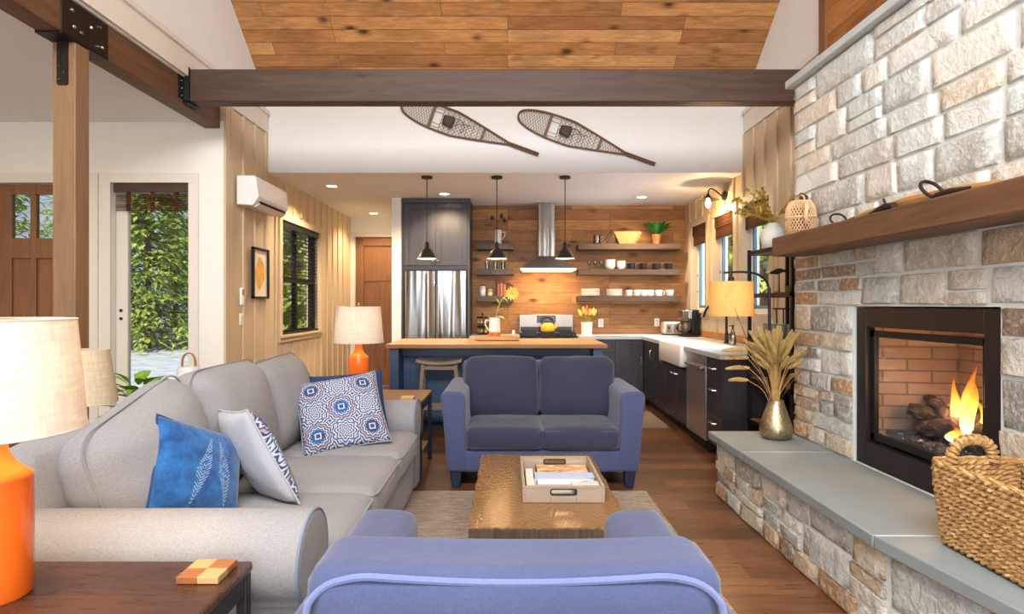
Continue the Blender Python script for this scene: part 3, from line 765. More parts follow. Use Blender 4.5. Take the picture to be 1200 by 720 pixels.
# wicker log basket on the hearth
WK = None
def wick():
    t = NT('water_hyacinth'); g = t.add('ShaderNodeNewGeometry'); n = t.noise(t.coord((1,1,2)), 40, 3); n2 = t.noise(t.coord(), 7, 2)
    c = t.ramp(n, [(.3, (142,100,56)), (.5, (200,156,98)), (.7, (232,200,146))])
    c = t.mix(t.math('MULTIPLY', g.outputs['Random Per Island'], .5), c, lin((156,112,64))); c = t.mix(t.math('MULTIPLY', t.ramp(n2, [(.5, (0,0,0,1)), (.8, (1,1,1,1))]), .4), c, lin((110,74,40)))
    t.set(c, .65, 0, .35); t.bump(n, .4, .006); return t.m
WK = wick()
t = thing('wicker_basket', 'big rectangular woven basket with rope handles on the hearth', 'basket', (1.78, 1.94, .445))
def loop(s, off=0):
    """rounded rectangle at height fraction s (flares upward)"""
    z = .463 + s*.277; k = 1 - .10*max(0, 1-s)**1.6; hx, hy, r = (.158+off)*k, (.29+off)*k, .045
    pts = []
    for (cx, cy, a0) in ((hx-r, hy-r, 0), (-hx+r, hy-r, PI/2), (-hx+r, -hy+r, PI), (hx-r, -hy+r, 1.5*PI)):
        for q in range(6): a = a0+q*PI/10; pts.append((cx+r*math.cos(a), cy+r*math.sin(a)))
    full = []
    for i in range(len(pts)):
        a, b = Vector(pts[i]), Vector(pts[(i+1) % len(pts)]); m = max(1, int((b-a).length/.012))
        for w in range(m): full.append(a.lerp(b, w/m))
    return [(1.765+p.x, 1.955+p.y, z) for p in full]
mb = MB(); rows = 15
for k in range(rows):
    s = k/(rows-1); P = loop(s); n = len(P); c = Vector((1.765, 1.955, 0)); per = .06
    for strand in range(2):
        out = []; acc = 0
        for i, p in enumerate(P):
            if i: acc += (Vector(p)-Vector(P[i-1])).length
            ph = acc/per*2*PI + strand*PI + k*.9
            nrm = Vector((p[0]-c.x, (p[1]-c.y)*.5, 0)).normalized()
            out.append(Vector(p) + nrm*math.cos(ph)*.007 + Vector((0,0,math.sin(ph)*.0065)))
        mb.tube(out, .0078, 6, True)
o = obj('woven_wall', mb, WK, t)
mb = MB(); P = loop(1.02)
for st in range(2): mb.tube([Vector(p)+Vector((0,0,.006*math.sin(i*.55+st*PI)+.004)) + Vector((math.cos(i*.55+st*PI)*.005,0,0)) for i, p in enumerate(P)], .0085, 6, True)
obj('rim', mb, WK, t)
P = loop(0); mb = MB(); ids = [mb.vert((p[0], p[1], .457)) for p in P]; mb.face(*ids); obj('bottom', mb, WK, t)
for yy in (2.235, 1.675):
    base = [(1.685, yy, .735), (1.688, yy, .785), (1.715, yy, .82), (1.765, yy, .83), (1.815, yy, .82), (1.842, yy, .785), (1.845, yy, .735)]
    ch = chaikin(base, 3); mb = MB(); mb.tube(ch, .013, 10)
    n = len(ch); L = [0]
    for i in range(1, n): L.append(L[-1]+(ch[i]-ch[i-1]).length)
    for q in range(15):
        d = (q+.5)/15*L[-1]; i = max(j for j in range(n) if L[j] <= d); i = min(i, n-2); pt = ch[i].lerp(ch[i+1], (d-L[i])/(L[i+1]-L[i])); tn = (ch[i+1]-ch[i]).normalized()
        b0 = len(mb.v); mb.tube([(.0155*math.cos(k*PI/7), .0155*math.sin(k*PI/7), .004*math.sin(k*PI/7)) for k in range(14)], .007, 6, True); mb.xf(b0, Matrix.Translation(pt) @ tn.to_track_quat('Z', 'Y').to_matrix().to_4x4())
    obj('handle', mb, WK, t)

# gold vase and dried grass
t = obj('vase', MB().lathe([(.001,0),(.07,0),(.096,.02),(.105,.055),(.1,.09),(.078,.16),(.055,.225),(.047,.252),(.048,.258),(.042,.258),(.04,.24),(.001,.2)], (1.79, 3.93, .446), 40), None or (lambda t: (t.set(t.ramp(t.noise(t.coord(), 60, 3), [(.35, (150,136,106)), (.65, (196,182,150))]), .33, .95), t.bump(t.noise(t.coord(), 90, 3), .35, .006), t.m)[-1])(NT('hammered_brass')), sharp=1)
tag(t, 'hammered brass vase holding dried grass on the far end of the hearth', 'vase')
t = thing('dried_grass', 'bunch of dried golden bunny-tail grass in the brass vase', 'dried flowers', (1.79, 3.93, .69))
STRAW = M('dry_stem', (190,150,90), .8, var=.25, vs=30); PLUME = M('dry_plume', (214,178,106), .95, var=.28, vs=60, bump=1, bs=220, bd=.02)
r = random.Random(3)
for q in range(64):
    a = r.uniform(0, 2*PI); sp = r.uniform(.01, .125); h = r.uniform(.24, .43)
    if q < 4: a = PI + r.uniform(-.3,.3) - .3; sp = r.uniform(.2,.25); h = .17+.075*q + r.uniform(-.02,.02)
    if q == 4: a = 0.2; sp = .17; h = .2
    dx, dy = math.cos(a)*sp, math.sin(a)*sp*.7
    p0 = Vector((1.79+r.uniform(-.025,.025), 3.93+r.uniform(-.025,.025), .60)); p1 = Vector((1.79+dx*.28, 3.93+dy*.28, .70+h*.42)); p2 = Vector((1.79+dx*.8, 3.93+dy*.8, .70+h*.86)); p3 = Vector((1.79+dx*1.25, 3.93+dy*1.25, .70+h*(.98 if sp < .15 else .84)))
    if p3.y > 4.02: p3.y = 4.02
    for p in (p2, p3): p.x = min(p.x, 1.925)
    ch = chaikin([p0, p1, p2], 2)
    mb = MB(); mb.cur = 0; mb.tube(ch, .0022, 5); mb.cur = 1
    d = (p3-p2).normalized(); L = r.uniform(.11,.16); mid = p2 + d*L*.5 + Vector((0,0,-.004 if sp < .15 else .006))
    mb.tube(chaikin([p2-d*.01, p2+d*.02, mid, p2+d*L*.9, p2+d*L], 1), [.003,.010,.0135,.015,.014,.011,.007,.002], 8)
    obj('stalk', mb, [STRAW, PLUME], t)
for q in range(3):
    a = (2.7, 3.3, .4)[q]; mb = MB(); mb.tube(chaikin([(1.79, 3.93, .62), (1.79+math.cos(a)*.08, 3.92, .8), (1.79+math.cos(a)*.32, 3.9, 1.32 if q == 0 else .95+.05*q)], 2), .002, 5)
    obj('twig', mb, M('dark_twig', (70,50,40), .8), t)
# ------------------------------------------------------------------ rug
def rugmat():
    t = NT('woven_rug'); v = t.coord((1,6,1)); n = t.noise(v, 9, 4, .7); f = t.noise(t.coord((.6,1,1)), 150, 2); p = t.sep(t.coord())
    row = t.math('SINE', t.math('ADD', t.math('MULTIPLY', p[1], 420), t.math('MULTIPLY', n, 5)))
    c = t.ramp(n, [(.3, (150,132,112)), (.5, (186,168,146)), (.7, (214,200,180))])
    c = t.mix(t.math('MULTIPLY', t.ramp(f, [(.42, (1,1,1,1)), (.6, (0,0,0,1))]), .45), c, lin((120,104,90)))
    t.set(c, .95, 0, .1); t.bump(t.math('ADD', t.math('MULTIPLY', row, .5), f), .7, .012); return t.m
o = obj('area_rug', MB().box(-.74, .985, .35, 4.19, .001, .014), rugmat(), bevel=.005); tag(o, 'flat woven beige and grey rug under the coffee table', 'rug')

# ------------------------------------------------------------------ light grey sofa
LINEN = fabric('grey_linen', (155,153,151), (140,141,144), 420, .92, .3, .1, .45)
LINENP = fabric('grey_linen_piping', (150,150,152), (136,138,144), 420, .92, .2, .1)
t = thing('sofa', 'long light grey linen sofa with rolled arms along the left side', 'sofa', (-1.2, 3.1, 0))
mb = MB(); mb.soft((-1.21, 3.1, .17), (.56, 1.1, .125), .03, 10, (0,0,0), .003, 2); obj('base', mb, LINEN, t, sharp=0)
mb = MB(); mb.soft((-1.685, 3.1, .46), (.105, 1.12, .39), .07, 12, (.01,0,.0), .006, 3); obj('back_frame', mb, LINEN, t, sharp=0)
for k, cy in enumerate((2.435, 3.1, 3.765)):
    mb = MB(); mb.soft((-1.0, cy, .375), (.375, .328, .092), .055, 14, (.015,.004,.022), .007, 5+k, 5); o = obj('seat_cushion', mb, LINEN, t, sharp=0)
    zc, rr = .432, .05; P = []
    x0, x1, a, b = -1.36, -.628, cy-.325, cy+.325
    P = round_poly([(x0, a), (x1, a), (x1, b), (x0, b)], .06, 6)
    mb = MB().tube([(p[0] + (.013*(1-((p[1]-cy)/.33)**2) if p[0] > -1 else 0), p[1], zc+.002) for p in P], .0065, 6, True); obj('piping', mb, LINENP, o)
for k, (cy, tz, tx) in enumerate(((2.44, .672, -1.49), (3.1, .735, -1.475), (3.765, .715, -1.47))):
    m = Matrix.Translation((tx, cy, tz)) @ Euler((R.uniform(-.03,.03) + (.27 if k == 0 else 0), -.2, R.uniform(-.03,.03))).to_matrix().to_4x4()
    mb = MB(); b0 = mb.soft((0,0,0), (.12, .34, .275), .1, 16, (.075,.012,.012), .012, 20+k, 4, .05); mb.xf(b0, m); o = obj('back_cushion', mb, LINEN, t, sharp=0)
    P = round_poly([(-.336,-.272), (.336,-.272), (.336,.276), (-.336,.276)], .1, 6)
    mb = MB(); mb.tube([(.04, p[0]*1.042 , p[1]*1.042) for p in P], .0045, 6, True); mb.xf(0, m); obj('piping', mb, LINENP, o)
for sg, cy in ((-1, 1.97), (1, 4.25)):
    cz, r = .50, .15; prof = [(cy-sg*.11, .05), (cy-sg*.11, .35)]
    for q in range(19):
        a = math.radians(-22 + q*(238/18)); prof.append((cy - sg*r*math.cos(a), cz + r*math.sin(a)))
    prof += [(cy+sg*.085, .37), (cy+sg*.085, .05)]
    mb = MB(); mb.prism(prof, 'x', -1.77, -.645, .016); o = obj('rolled_arm', mb, LINEN, t, sharp=0.9)
    mb = MB().tube([(-.652, y, z) for y, z in prof[:-1]], .006, 6); obj('piping', mb, M('slate_piping', (112,124,140), .85), o)
for x in (-1.68, -.76):
    for y in (2.0, 4.2):
        obj('leg', MB().lathe([(.018,0),(.028,.055)], (x, y, 0), 12), DOORW, t)

# throw pillows
def pillow(w, t, n=26, seed=0, ear=.06, nz=.006):
    """square pillow in its own xy plane, front +z"""
    mb = MB(); ids = {}
    for side in (1, -1):
        for i in range(n+1):
            for j in range(n+1):
                u, v = -1+2*i/n, -1+2*j/n; edge = i in (0, n) or j in (0, n)
                if edge and side < 0: ids[(side,i,j)] = ids[(1,i,j)]; continue
                pin = 1 - ear*((1-u*u)**1 * abs(v)**3 if abs(v) > abs(u) else (1-v*v)*abs(u)**3)
                x, y = u*w/2*pin, v*w/2*pin
                h = 0 if edge else t/2*((1-u**2)*(1-v**2))**.42
                q = noise.noise(Vector((u*2+seed, v*2, side)))*nz*(0 if edge else 1) + noise.noise(Vector((u*6+seed, v*6, side)))*nz*.4
                ids[(side,i,j)] = mb.vert((x, y, side*(h+q if not edge else q*.5)))
        for i in range(n):
            for j in range(n):
                f = [ids[(side,i,j)], ids[(side,i+1,j)], ids[(side,i+1,j+1)], ids[(side,i,j+1)]]
                mb.face(*(f if side > 0 else f[::-1]))
    return mb
def place(o, loc, front, roll=0):
    z = Vector(front).normalized(); up = Vector((0,0,1)); y = (up - z*up.dot(z)).normalized(); x = y.cross(z)
    m = Matrix((x, y, z)).transposed().to_4x4() @ Matrix.Rotation(roll, 4, 'Z'); o.matrix_world = Matrix.Translation(loc) @ m; return o
def edge_piping(o, w, mat, ear=.06, n=26):
    P = []
    for s in range(4):
        for i in range(n):
            u = -1+2*i/n; pin = 1-ear*(1-u*u); a, b = u*w/2, -w/2*pin
            for _ in range(s): a, b = -b, a
            P.append((a, b, 0))
    return obj('piping', MB().tube(P, .0045, 6, True), mat, o)
def medallion():
    t = NT('medallion_print'); p = t.sep(t.coord()); T = .16
    x = t.math('SUBTRACT', t.math('FRACT', t.math('ADD', t.math('DIVIDE', p[0], T), .5)), .5); y = t.math('SUBTRACT', t.math('FRACT', t.math('ADD', t.math('DIVIDE', p[1], T), .5)), .5)
    cx = t.math('FLOOR', t.math('ADD', t.math('DIVIDE', p[0], T), .5)); cy = t.math('FLOOR', t.math('ADD', t.math('DIVIDE', p[1], T), .5))
    par = t.math('ABSOLUTE', t.math('MODULO', t.math('ADD', cx, cy), 2))
    r = t.math('SQRT', t.math('ADD', t.math('MULTIPLY', x, x), t.math('MULTIPLY', y, y))); an = t.math('ARCTAN2', y, x)
    N, Wt, Bl, Br = lin((58,72,106)), lin((184,191,203)), lin((44,92,150)), lin((128,96,92))
    pet = t.math('MULTIPLY', t.math('SINE', t.math('MULTIPLY', an, 8)), .045)
    petal = t.ramp(t.math('FRACT', t.math('MULTIPLY', t.math('ADD', r, pet), 9)), [(0, N), (.42, N), (.5, Wt), (.92, Wt)], 'LINEAR')
    sw = t.math('SINE', t.math('ADD', t.math('MULTIPLY', r, 62), t.math('MULTIPLY', t.math('SINE', t.math('MULTIPLY', an, 12)), 1.6)))
    scroll = t.ramp(t.math('ADD', t.math('MULTIPLY', sw, .5), .5), [(.42, N), (.55, Wt)])
    A = t.mix(t.math('LESS_THAN', r, .43), scroll, petal)
    ring = t.mix(t.math('LESS_THAN', r, .25), scroll, t.mix(t.math('GREATER_THAN', t.noise(t.coord(), 5, 1), .52), Bl, lin((58,70,108))))
    mx = t.math('MAXIMUM', t.math('ABSOLUTE', x), t.math('ABSOLUTE', y))
    ring = t.mix(t.math('LESS_THAN', mx, .12), ring, Wt); ring = t.mix(t.math('LESS_THAN', mx, .075), ring, N)
    halo = t.math('MULTIPLY', t.math('LESS_THAN', r, .46), t.math('GREATER_THAN', r, .38)); ring = t.mix(t.math('MULTIPLY', halo, .5), ring, Br)
    c = t.mix(par, ring, A)
    t.set(c, .9, 0, .2); t.bump(t.noise(t.coord(), 240, 2), .15, .004); return t.m
MED = medallion()
BLUEV = None
def bluevel():
    t = NT('blue_velvet'); n = t.noise(t.coord(), 14, 4, .7); n2 = t.noise(t.coord(), 60, 3, .7)
    c = t.ramp(n, [(.35, (20,62,112)), (.65, (38,98,156))]); p = t.sep(t.coord())
    # embroidered feathers: two curved quills with barbs
    for ox, rot in ((-.03, .25), (.06, -.15)):
        x = t.math('SUBTRACT', t.math('SUBTRACT', p[0], ox), t.math('MULTIPLY', p[1], rot)); ax = t.math('ABSOLUTE', x)
        w = t.math('MULTIPLY', t.math('SUBTRACT', .15, t.math('ABSOLUTE', t.math('ADD', p[1], .02))), .2)
        barb = t.math('GREATER_THAN', t.math('SINE', t.math('MULTIPLY', t.math('SUBTRACT', p[1], t.math('MULTIPLY', ax, .9)), 520)), .1)
        inside = t.math('MULTIPLY', t.math('LESS_THAN', ax, w), t.math('GREATER_THAN', p[2], .01))
        br = t.math('GREATER_THAN', n2, .44)
        c = t.mix(t.math('MULTIPLY', t.math('MULTIPLY', t.math('MULTIPLY', inside, barb), br), .5), c, lin((170,200,222)))
    t.set(c, .9, 0, .2); t.b.inputs['Sheen Weight'].default_value = .35; t.bump(n2, .25, .01); return t.m
BLUEV = bluevel(); NAVY = M('navy_cloth', (30,58,104), .9, var=.15, vs=12, bump=.2, bs=200)
PLAINW = fabric('pillow_back', (178,178,182), (164,166,172), 420, .9, .25)
def two(mb): 
    mb.mi = [0 if sum(mb.v[i][2] for i in f) > 0 else 1 for f in mb.f]; return mb
o = obj('throw_pillow', pillow(.40, .17, seed=2), BLUEV, sharp=0); tag(o, 'deep blue throw pillow embroidered with feathers near the sofa arm', 'pillow'); edge_piping(o, .40, NAVY)
place(o, (-1.255, 2.38, .66), (.86, -.26, .42), -.48)
o = obj('throw_pillow', two(pillow(.46, .16, seed=5)), [MED, PLAINW], sharp=0); tag(o, 'patterned throw pillow with plain pale back, beside the deep blue one', 'pillow'); edge_piping(o, .46, PLAINW)
place(o, (-1.12, 2.63, .67), (.66, .62, .42), -.15)
o = obj('throw_pillow', pillow(.52, .15, seed=8), MED, sharp=0); tag(o, 'large medallion print throw pillow leaning at the far sofa arm', 'pillow'); edge_piping(o, .52, LINENP)
place(o, (-1.04, 3.68, .665), (.2, -.74, .64), .17)
o = obj('throw_pillow', pillow(.48, .14, seed=9), NAVY, sharp=0); tag(o, 'plain navy throw pillow hidden behind the medallion print pillow', 'pillow'); edge_piping(o, .48, NAVY)
place(o, (-1.045, 3.86, .68), (.2, -.78, .62), .08)

# ------------------------------------------------------------------ blue loveseat and armchair
BLUE = fabric('blue_twill', (80,88,120), (64,71,103), 420, .8, .2, .25, .25)
BLUED = fabric('blue_twill_cushion', (62,62,82), (48,50,68), 420, .8, .2, .25, .25)
PALE = fabric('blue_piping', (112,122,164), (98,108,150), 520, .8, .15)
NAVYW = M('navy_wood', (32,42,66), .35, var=.1)
def blue_seat(t, W, nc, seed, ah=.70):
    D = .86; h = W/2
    mb = MB(); mb.soft((0, .43, .205), (h-.07, .42, .085), .025, 12, (0,.006,0), .003, seed); obj('base', mb, BLUE, t, sharp=0)
    for sg in (-1, 1):
        poly = [(h-.2, .13), (h-.19, ah), (h-.003, ah+.015), (h-.06, .125)]
        poly = round_poly([(sg*a, b) for a, b in poly], [.015, .06, .06, .015], 6)
        den = []
        for i, p in enumerate(poly):
            q = poly[(i+1) % len(poly)]; m = max(1, int(math.dist(p, q)/.05))
            for w in range(m): den.append((p[0]+(q[0]-p[0])*w/m, p[1]+(q[1]-p[1])*w/m))
        mb = MB()
        prof = den; cx, cz = sg*(h-.11), .42; rs = []
        ys = [0, .004, .012, .026, .05] + [.05+(D-.1)*k/9 for k in range(1, 10)] + [D-.026, D-.012, D-.004, D]
        for y in ys:
            e = min(y, D-y); ins = .026-math.sqrt(max(0, .026**2-(.026-min(e, .026))**2))
            ring = []
            for (a, b) in prof:
                L = math.hypot(a-cx, b-cz); f = 1-ins/L*.9
                w = noise.noise_vector(Vector((a*4, y*4, b*4+seed)))*.006
                ring.append((cx+(a-cx)*f+w.x, y, cz+(b-cz)*f+w.z*.6))
            rs.append(ring)
        mb.rings(rs); obj('arm', mb, BLUE, t, sharp=0.9)
    bw = h-.115
    mb = MB(); mb.soft((0, .77, .50), (bw, .09, .372), .045, 16, (0, .006, -.012), .004, seed+1, 3); bk = obj('back', mb, BLUE, t, sharp=0)
    P = [(-bw+.006, .5), (-bw+.004, .78), (-bw+.035, .826), (-bw+.1, .843)] + [(-bw+.1+(2*bw-.2)*k/10, .843-.012*math.sin(PI*k/10)) for k in range(1, 10)] + [(bw-.1, .843), (bw-.035, .826), (bw-.004, .78), (bw-.006, .5)]
    mb = MB().tube(chaikin([(x, .855 if z > .8 else .864, z+.014 if z > .6 else z) for x, z in P], 2), .0065, 8); obj('piping', mb, PALE, bk)
    iw = (W-.4)/nc
    for k in range(nc):
        cx = -(W-.4)/2 + iw*(k+.5)
        mb = MB(); mb.soft((cx, .29, .365), (iw/2+.004, .315, .078), .042, 14, (0,.012,.018), .006, seed+3+k, 5); o = obj('seat_cushion', mb, BLUED, t, sharp=0)
        x0, x1 = cx-iw/2, cx+iw/2
        for z in (.425, .305):
            Pp = round_poly([(x0+.002, .6), (x0+.002, -.016), (x1-.002, -.016), (x1-.002, .6)], [0,.04,.04,0], 5)
            mb = MB().tube([(p[0], p[1], z) for p in Pp], .0045, 6); obj('piping', mb, BLUE, o)
    cw = (W-.26)/nc if nc > 1 else W-.4
    for k in range(nc):
        cx = -cw*nc/2 + cw*(k+.5)
        m = Matrix.Translation((cx, .59, .665 if nc > 1 else .52)) @ Euler((-.17, 0, R.uniform(-.02,.02))).to_matrix().to_4x4()
        mb = MB(); b0 = mb.soft((0,0,0), (cw/2-.002, .085, .235), .07, 16, (.0,.06,.014), .017, seed+9+k, 4, .05); mb.xf(b0, m); o = obj('back_cushion', mb, BLUED, t, sharp=0)
        Pp = round_poly([(-cw/2+.012,-.215), (cw/2-.012,-.215), (cw/2-.012,.225), (-cw/2+.012,.225)], .065, 6)
        mb = MB().tube([(p[0]*1.0, -.035, p[1]*1.012) for p in Pp], .005, 6, True); mb.xf(0, m); obj('piping', mb, PALE if nc == 1 else BLUE, o)
    for sx in (-1, 1):
        for y in (.07, .79):
            rs = [[(sx*(h-.115)+dx*w, y+dy*w, z) for dx, dy in ((-1,-1),(1,-1),(1,1),(-1,1))] for z, w in ((.001, .027), (.06, .036), (.13, .043))]
            obj('leg', MB().rings(rs), NAVYW, t, bevel=.006)
    return t
t = thing('loveseat', 'dark blue two-seat loveseat with flared arms beyond the coffee table', 'loveseat', (0,0,0)); blue_seat(t, 1.5, 2, 3); t.location = (.255, 4.25, 0)
t = thing('armchair', 'blue armchair seen from behind in the foreground, pale piping on its back', 'armchair', (0,0,0)); blue_seat(t, .97, 1, 40, .675); t.location = (.012, 1.87, .0145); t.rotation_euler = (0,0,PI)

# ------------------------------------------------------------------ coffee table and tray
def tabletop():
    t = NT('wavy_tabletop'); n = t.noise(t.coord((2.2,.55,1)), 3.2, 5, .6, 1.0); p = t.sep(t.coord())
    w = t.math('SINE', t.math('ADD', t.math('MULTIPLY', p[1], 150), t.math('MULTIPLY', n, 70)))
    c = t.mix(t.math('ADD', t.math('MULTIPLY', w, .35), .5), lin((116,84,48)), lin((150,112,66)))
    t.set(t.mix(t.math('MULTIPLY', n, .4), c, lin((96,68,42))), .16, .0, .7); t.bump(t.math('ADD', t.math('MULTIPLY', w, .35), n), .12, .004); return t.m
EDGE = wood('table_edge', (112,92,80), (66,52,46), 'z', .5, 1.6)
t = thing('coffee_table', 'low coffee table with thick glossy wavy-grain wooden top', 'table', (.173, 2.98, 0))
x0, x1, y0, y1 = -.16, .506, 2.39, 3.57
mb = MB(); 
def hewn(k, n, a, b): return a + (b-a)*k/n
P = []
for k in range(60): P.append((x0+(x1-x0)*k/60, y0 + .006*abs(math.sin(k*.75)) + .003*math.sin(k*1.9)))
for k in range(20): P.append((x1+.004*math.sin(k*1.3), y0+(y1-y0)*k/20))
for k in range(30): P.append((x1-(x1-x0)*k/30, y1+.003*math.sin(k)))
for k in range(20): P.append((x0+.004*math.sin(k*1.7), y1-(y1-y0)*k/20))
mb.rings([[(p[0], p[1], .343) for p in P], [(p[0], p[1], .424) for p in P]], True, True, False)
obj('slab_edge', mb, EDGE, t, sharp=1.2)
mb = MB(); P2 = [(p[0]*.997+.0005, p[1]*.998+.006, .43) for p in P]; mb.rings([[(p[0], p[1], .424) for p in P], P2], True, False, True); obj('table_top', mb, tabletop(), t, sharp=.5)
for x in (x0+.06, x1-.06):
    for y in (y0+.09, y1-.09): obj('leg', MB().lathe([(.014,.0145),(.016,.03),(.016,.343)], (x, y, 0), 12), BLACK, t)
obj('under_frame', MB().box(x0+.04, x1-.04, y0+.07, y0+.1, .318, .343).box(x0+.04, x1-.04, y1-.1, y1-.07, .318, .343).box(x0+.045, x0+.075, y0+.1, y1-.1, .318, .343).box(x1-.075, x1-.045, y0+.1, y1-.1, .318, .343), BLACK, t)
TRAYW = wood('grey_driftwood', (190,172,154), (150,130,112), 'x', .55, 1)
t = thing('wooden_tray', 'greyish wooden serving tray with cut-out handles full of books', 'tray', (.256, 2.96, .431))
a, b, c, d, z0, z1 = .068, .445, 2.695, 3.23, .431, .508
obj('tray_bottom', MB().box(a+.004, b-.004, c+.004, d-.004, z0, z0+.01), TRAYW, t)
obj('side_wall', MB().box(a, a+.013, c, d, z0, z1), TRAYW, t, bevel=.002); obj('side_wall', MB().box(b-.013, b, c, d, z0, z1), TRAYW, t, bevel=.002)
for y in (c, d-.013):
    mb = MB(); hx0, hx1, hz0, hz1 = .197, .315, .468, .493
    mb.box(a+.013, hx0, y, y+.013, z0, z1).box(hx1, b-.013, y, y+.013, z0, z1).box(hx0, hx1, y, y+.013, z0, hz0).box(hx0, hx1, y, y+.013, hz1, z1)
    e = obj('end_wall', mb, TRAYW, t, bevel=.002)
    mb = MB(); P = round_poly([(hx0, hz0), (hx1, hz0), (hx1, hz1), (hx0, hz1)], .011, 5)
    mb.tube([(p[0], y, p[1]) for p in P], .003, 6, True); obj('handle_rim', mb, BLACK, e)
def book(name, x0, x1, y0, y1, z0, z1, cov, lab, cat='book', pages=True, group=None):
    t = thing(name, lab, cat, ((x0+x1)/2, (y0+y1)/2, z0), group); e = .004
    mb = MB().box(x0, x1, y0, y1, z0, z0+.003).box(x0, x1, y0, y1, z1-.003, z1).box(x0, x0+.004, y0, y1, z0, z1); obj('cover', mb, cov, t)
    obj('pages', MB().box(x0+.004, x1-e, y0+e, y1-e, z0+.003, z1-.003), M('page_paper', (236,232,222), .8, var=.03, stretch=(1,1,40), vs=30), t); return t
def photo(name, stops, sc):
    t = NT(name); n = t.noise(t.coord((1,2.2,1)), sc, 4, .6, .8); t.set(t.ramp(n, stops), .3); return t.m
zb = z0+.0105
book('magazine', .15, .42, 3.0, 3.21, zb, zb+.024, photo('magazine_cover', [(.3, (70,52,48)), (.42, (190,132,72)), (.55, (226,180,120)), (.68, (236,226,214)), (.8, (120,150,190))], 16), 'magazine with an autumn photo cover at the back of the tray', 'magazine')
book('book', .13, .43, 2.90, 2.995, zb, zb+.044, M('book_pale_blue', (176,190,216), .4, var=.06), 'thick pale blue book lying in the middle of the tray')
book('book', .14, .40, 2.83, 2.895, zb, zb+.036, M('book_white', (236,236,236), .4, var=.05), 'white-spined book in front of the pale blue one in the tray')
book('book', .135, .30, 2.72, 2.825, zb, zb+.02, M('book_sage', (170,176,158), .5, var=.1), 'low sage green book at the front of the tray')
book('book', .086, .128, 2.73, 3.08, zb, zb+.04, M('book_cream', (222,214,198), .5, var=.12, vs=30), 'cream book lying along the left wall of the tray')
t = thing('game_box', 'small pale aqua box in the front right corner of the tray', 'box', (.365, 2.76, zb))
obj('box_body', MB().box(.305, .427, 2.722, 2.815, zb, zb+.042), M('aqua_card', (186,216,216), .45, var=.05), t, bevel=.003)
obj('box_lid', MB().box(.303, .429, 2.72, 2.817, zb+.042, zb+.056), photo('aqua_lid', [(.4, (206,214,206)), (.55, (228,220,206)), (.64, (120,116,112))], 30), t, bevel=.002)

# ------------------------------------------------------------------ orange lamps, side tables
ORANGE = M('orange_glaze', (236,108,30), .18, var=.04, spec=.6)
SHADEW = shade_cloth('white_linen_shade', (244,238,228), .5)
def table_lamp(t):
    P = [(.001,0),(.078,0),(.083,.008),(.083,.305),(.081,.315),(.062,.33),(.045,.347),(.034,.368),(.028,.39),(.026,.405),(.026,.42),(.001,.42)]
    obj('lamp_base', MB().lathe(P, seg=48), ORANGE, t, sharp=.9)
    mb = MB().lathe([(.008,.42),(.008,.5)], seg=10); mb.lathe([(.02,.46),(.02,.52)], seg=12); mb.lathe([(.003,.5),(.003,.735),(.009,.74),(.009,.752),(.003,.757)], seg=10)
    for a in (0, 2.09, 4.19): mb.tube([(0,0,.722), (.172*math.cos(a), .172*math.sin(a), .716)], .003, 5)
    obj('stem', mb, M('brass', (186,160,110), .3, .9), t)
    mb = MB(); mb.rings([[(r*math.cos(k*PI/32), r*math.sin(k*PI/32), z) for k in range(64)] for r, z in ((.2,.428),(.176,.722),(.1745,.722),(.1985,.428))], True, False, False, True); sh = obj('lamp_shade', mb, SHADEW, t, sharp=.9)
    mb = MB()
    for r, z in ((.2005,.43),(.1765,.72)): obj('trim_band', MB().tube([(r*math.cos(k*PI/32), r*math.sin(k*PI/32), z) for k in range(64)], .0025, 6, True), SHADEW, sh)
    obj('bulb', MB().lathe([(.001,.5),(.016,.505),(.03,.56),(.026,.59),(.001,.61)], seg=16), emit('warm_bulb', (255,226,180), 12), t)
    return t
t = thing('table_lamp', 'orange ceramic table lamp with white shade on the near side table', 'lamp', (0,0,0)); table_lamp(t); t.location = (-1.335, 1.53, .581)
dup(t, (-1.215, 4.8, .601), 'orange ceramic table lamp on the far side table beyond the sofa')
DARKTOP = planks('dark_table_boards', [(74,50,38),(92,62,46),(62,42,34)], .105, .9, 'x', 'y', .28, .3, .0012, .5)
def side_table(lab, x0, x1, y0, y1, H, top, frame, zf=.0):
    t = thing('side_table', lab, 'table', ((x0+x1)/2, (y0+y1)/2, 0))
    obj('table_top', MB().box(x0, x1, y0, y1, H-.03, H), top, t, bevel=.008)
    for x in (x0+.004, x1-.036):
        for y in (y0+.004, y1-.036): obj('leg', MB().box(x, x+.032, y, y+.032, zf, H-.03), frame, t, bevel=.004)
    mb = MB().box(x0+.036, x1-.036, y0+.008, y0+.03, H-.085, H-.03).box(x0+.036, x1-.036, y1-.03, y1-.008, H-.085, H-.03).box(x0+.008, x0+.03, y0+.036, y1-.036, H-.085, H-.03).box(x1-.03, x1-.008, y0+.036, y1-.036, H-.085, H-.03)
    obj('apron', mb, frame, t, bevel=.002)
    obj('lower_shelf', MB().box(x0+.03, x1-.03, y0+.03, y1-.03, .14, .16), top, t)
    return t
t = side_table('dark wooden side table with black metal frame in the near left corner', -1.62, -.755, 1.12, 1.748, .58, DARKTOP, M('gunmetal', (52,50,56), .4, .5, .1))
mb = MB().tube(chaikin([(-.8, 1.66, .495), (-.8, 1.66, .47), (-.8, 1.62, .455), (-.8, 1.6, .47)], 2), .006, 8); obj('hook', mb, BLACK, t)
TOP2 = planks('far_table_boards', [(120,88,54),(146,106,66),(98,72,46)], .2, 1.3, 'x', 'y', .4, .5)
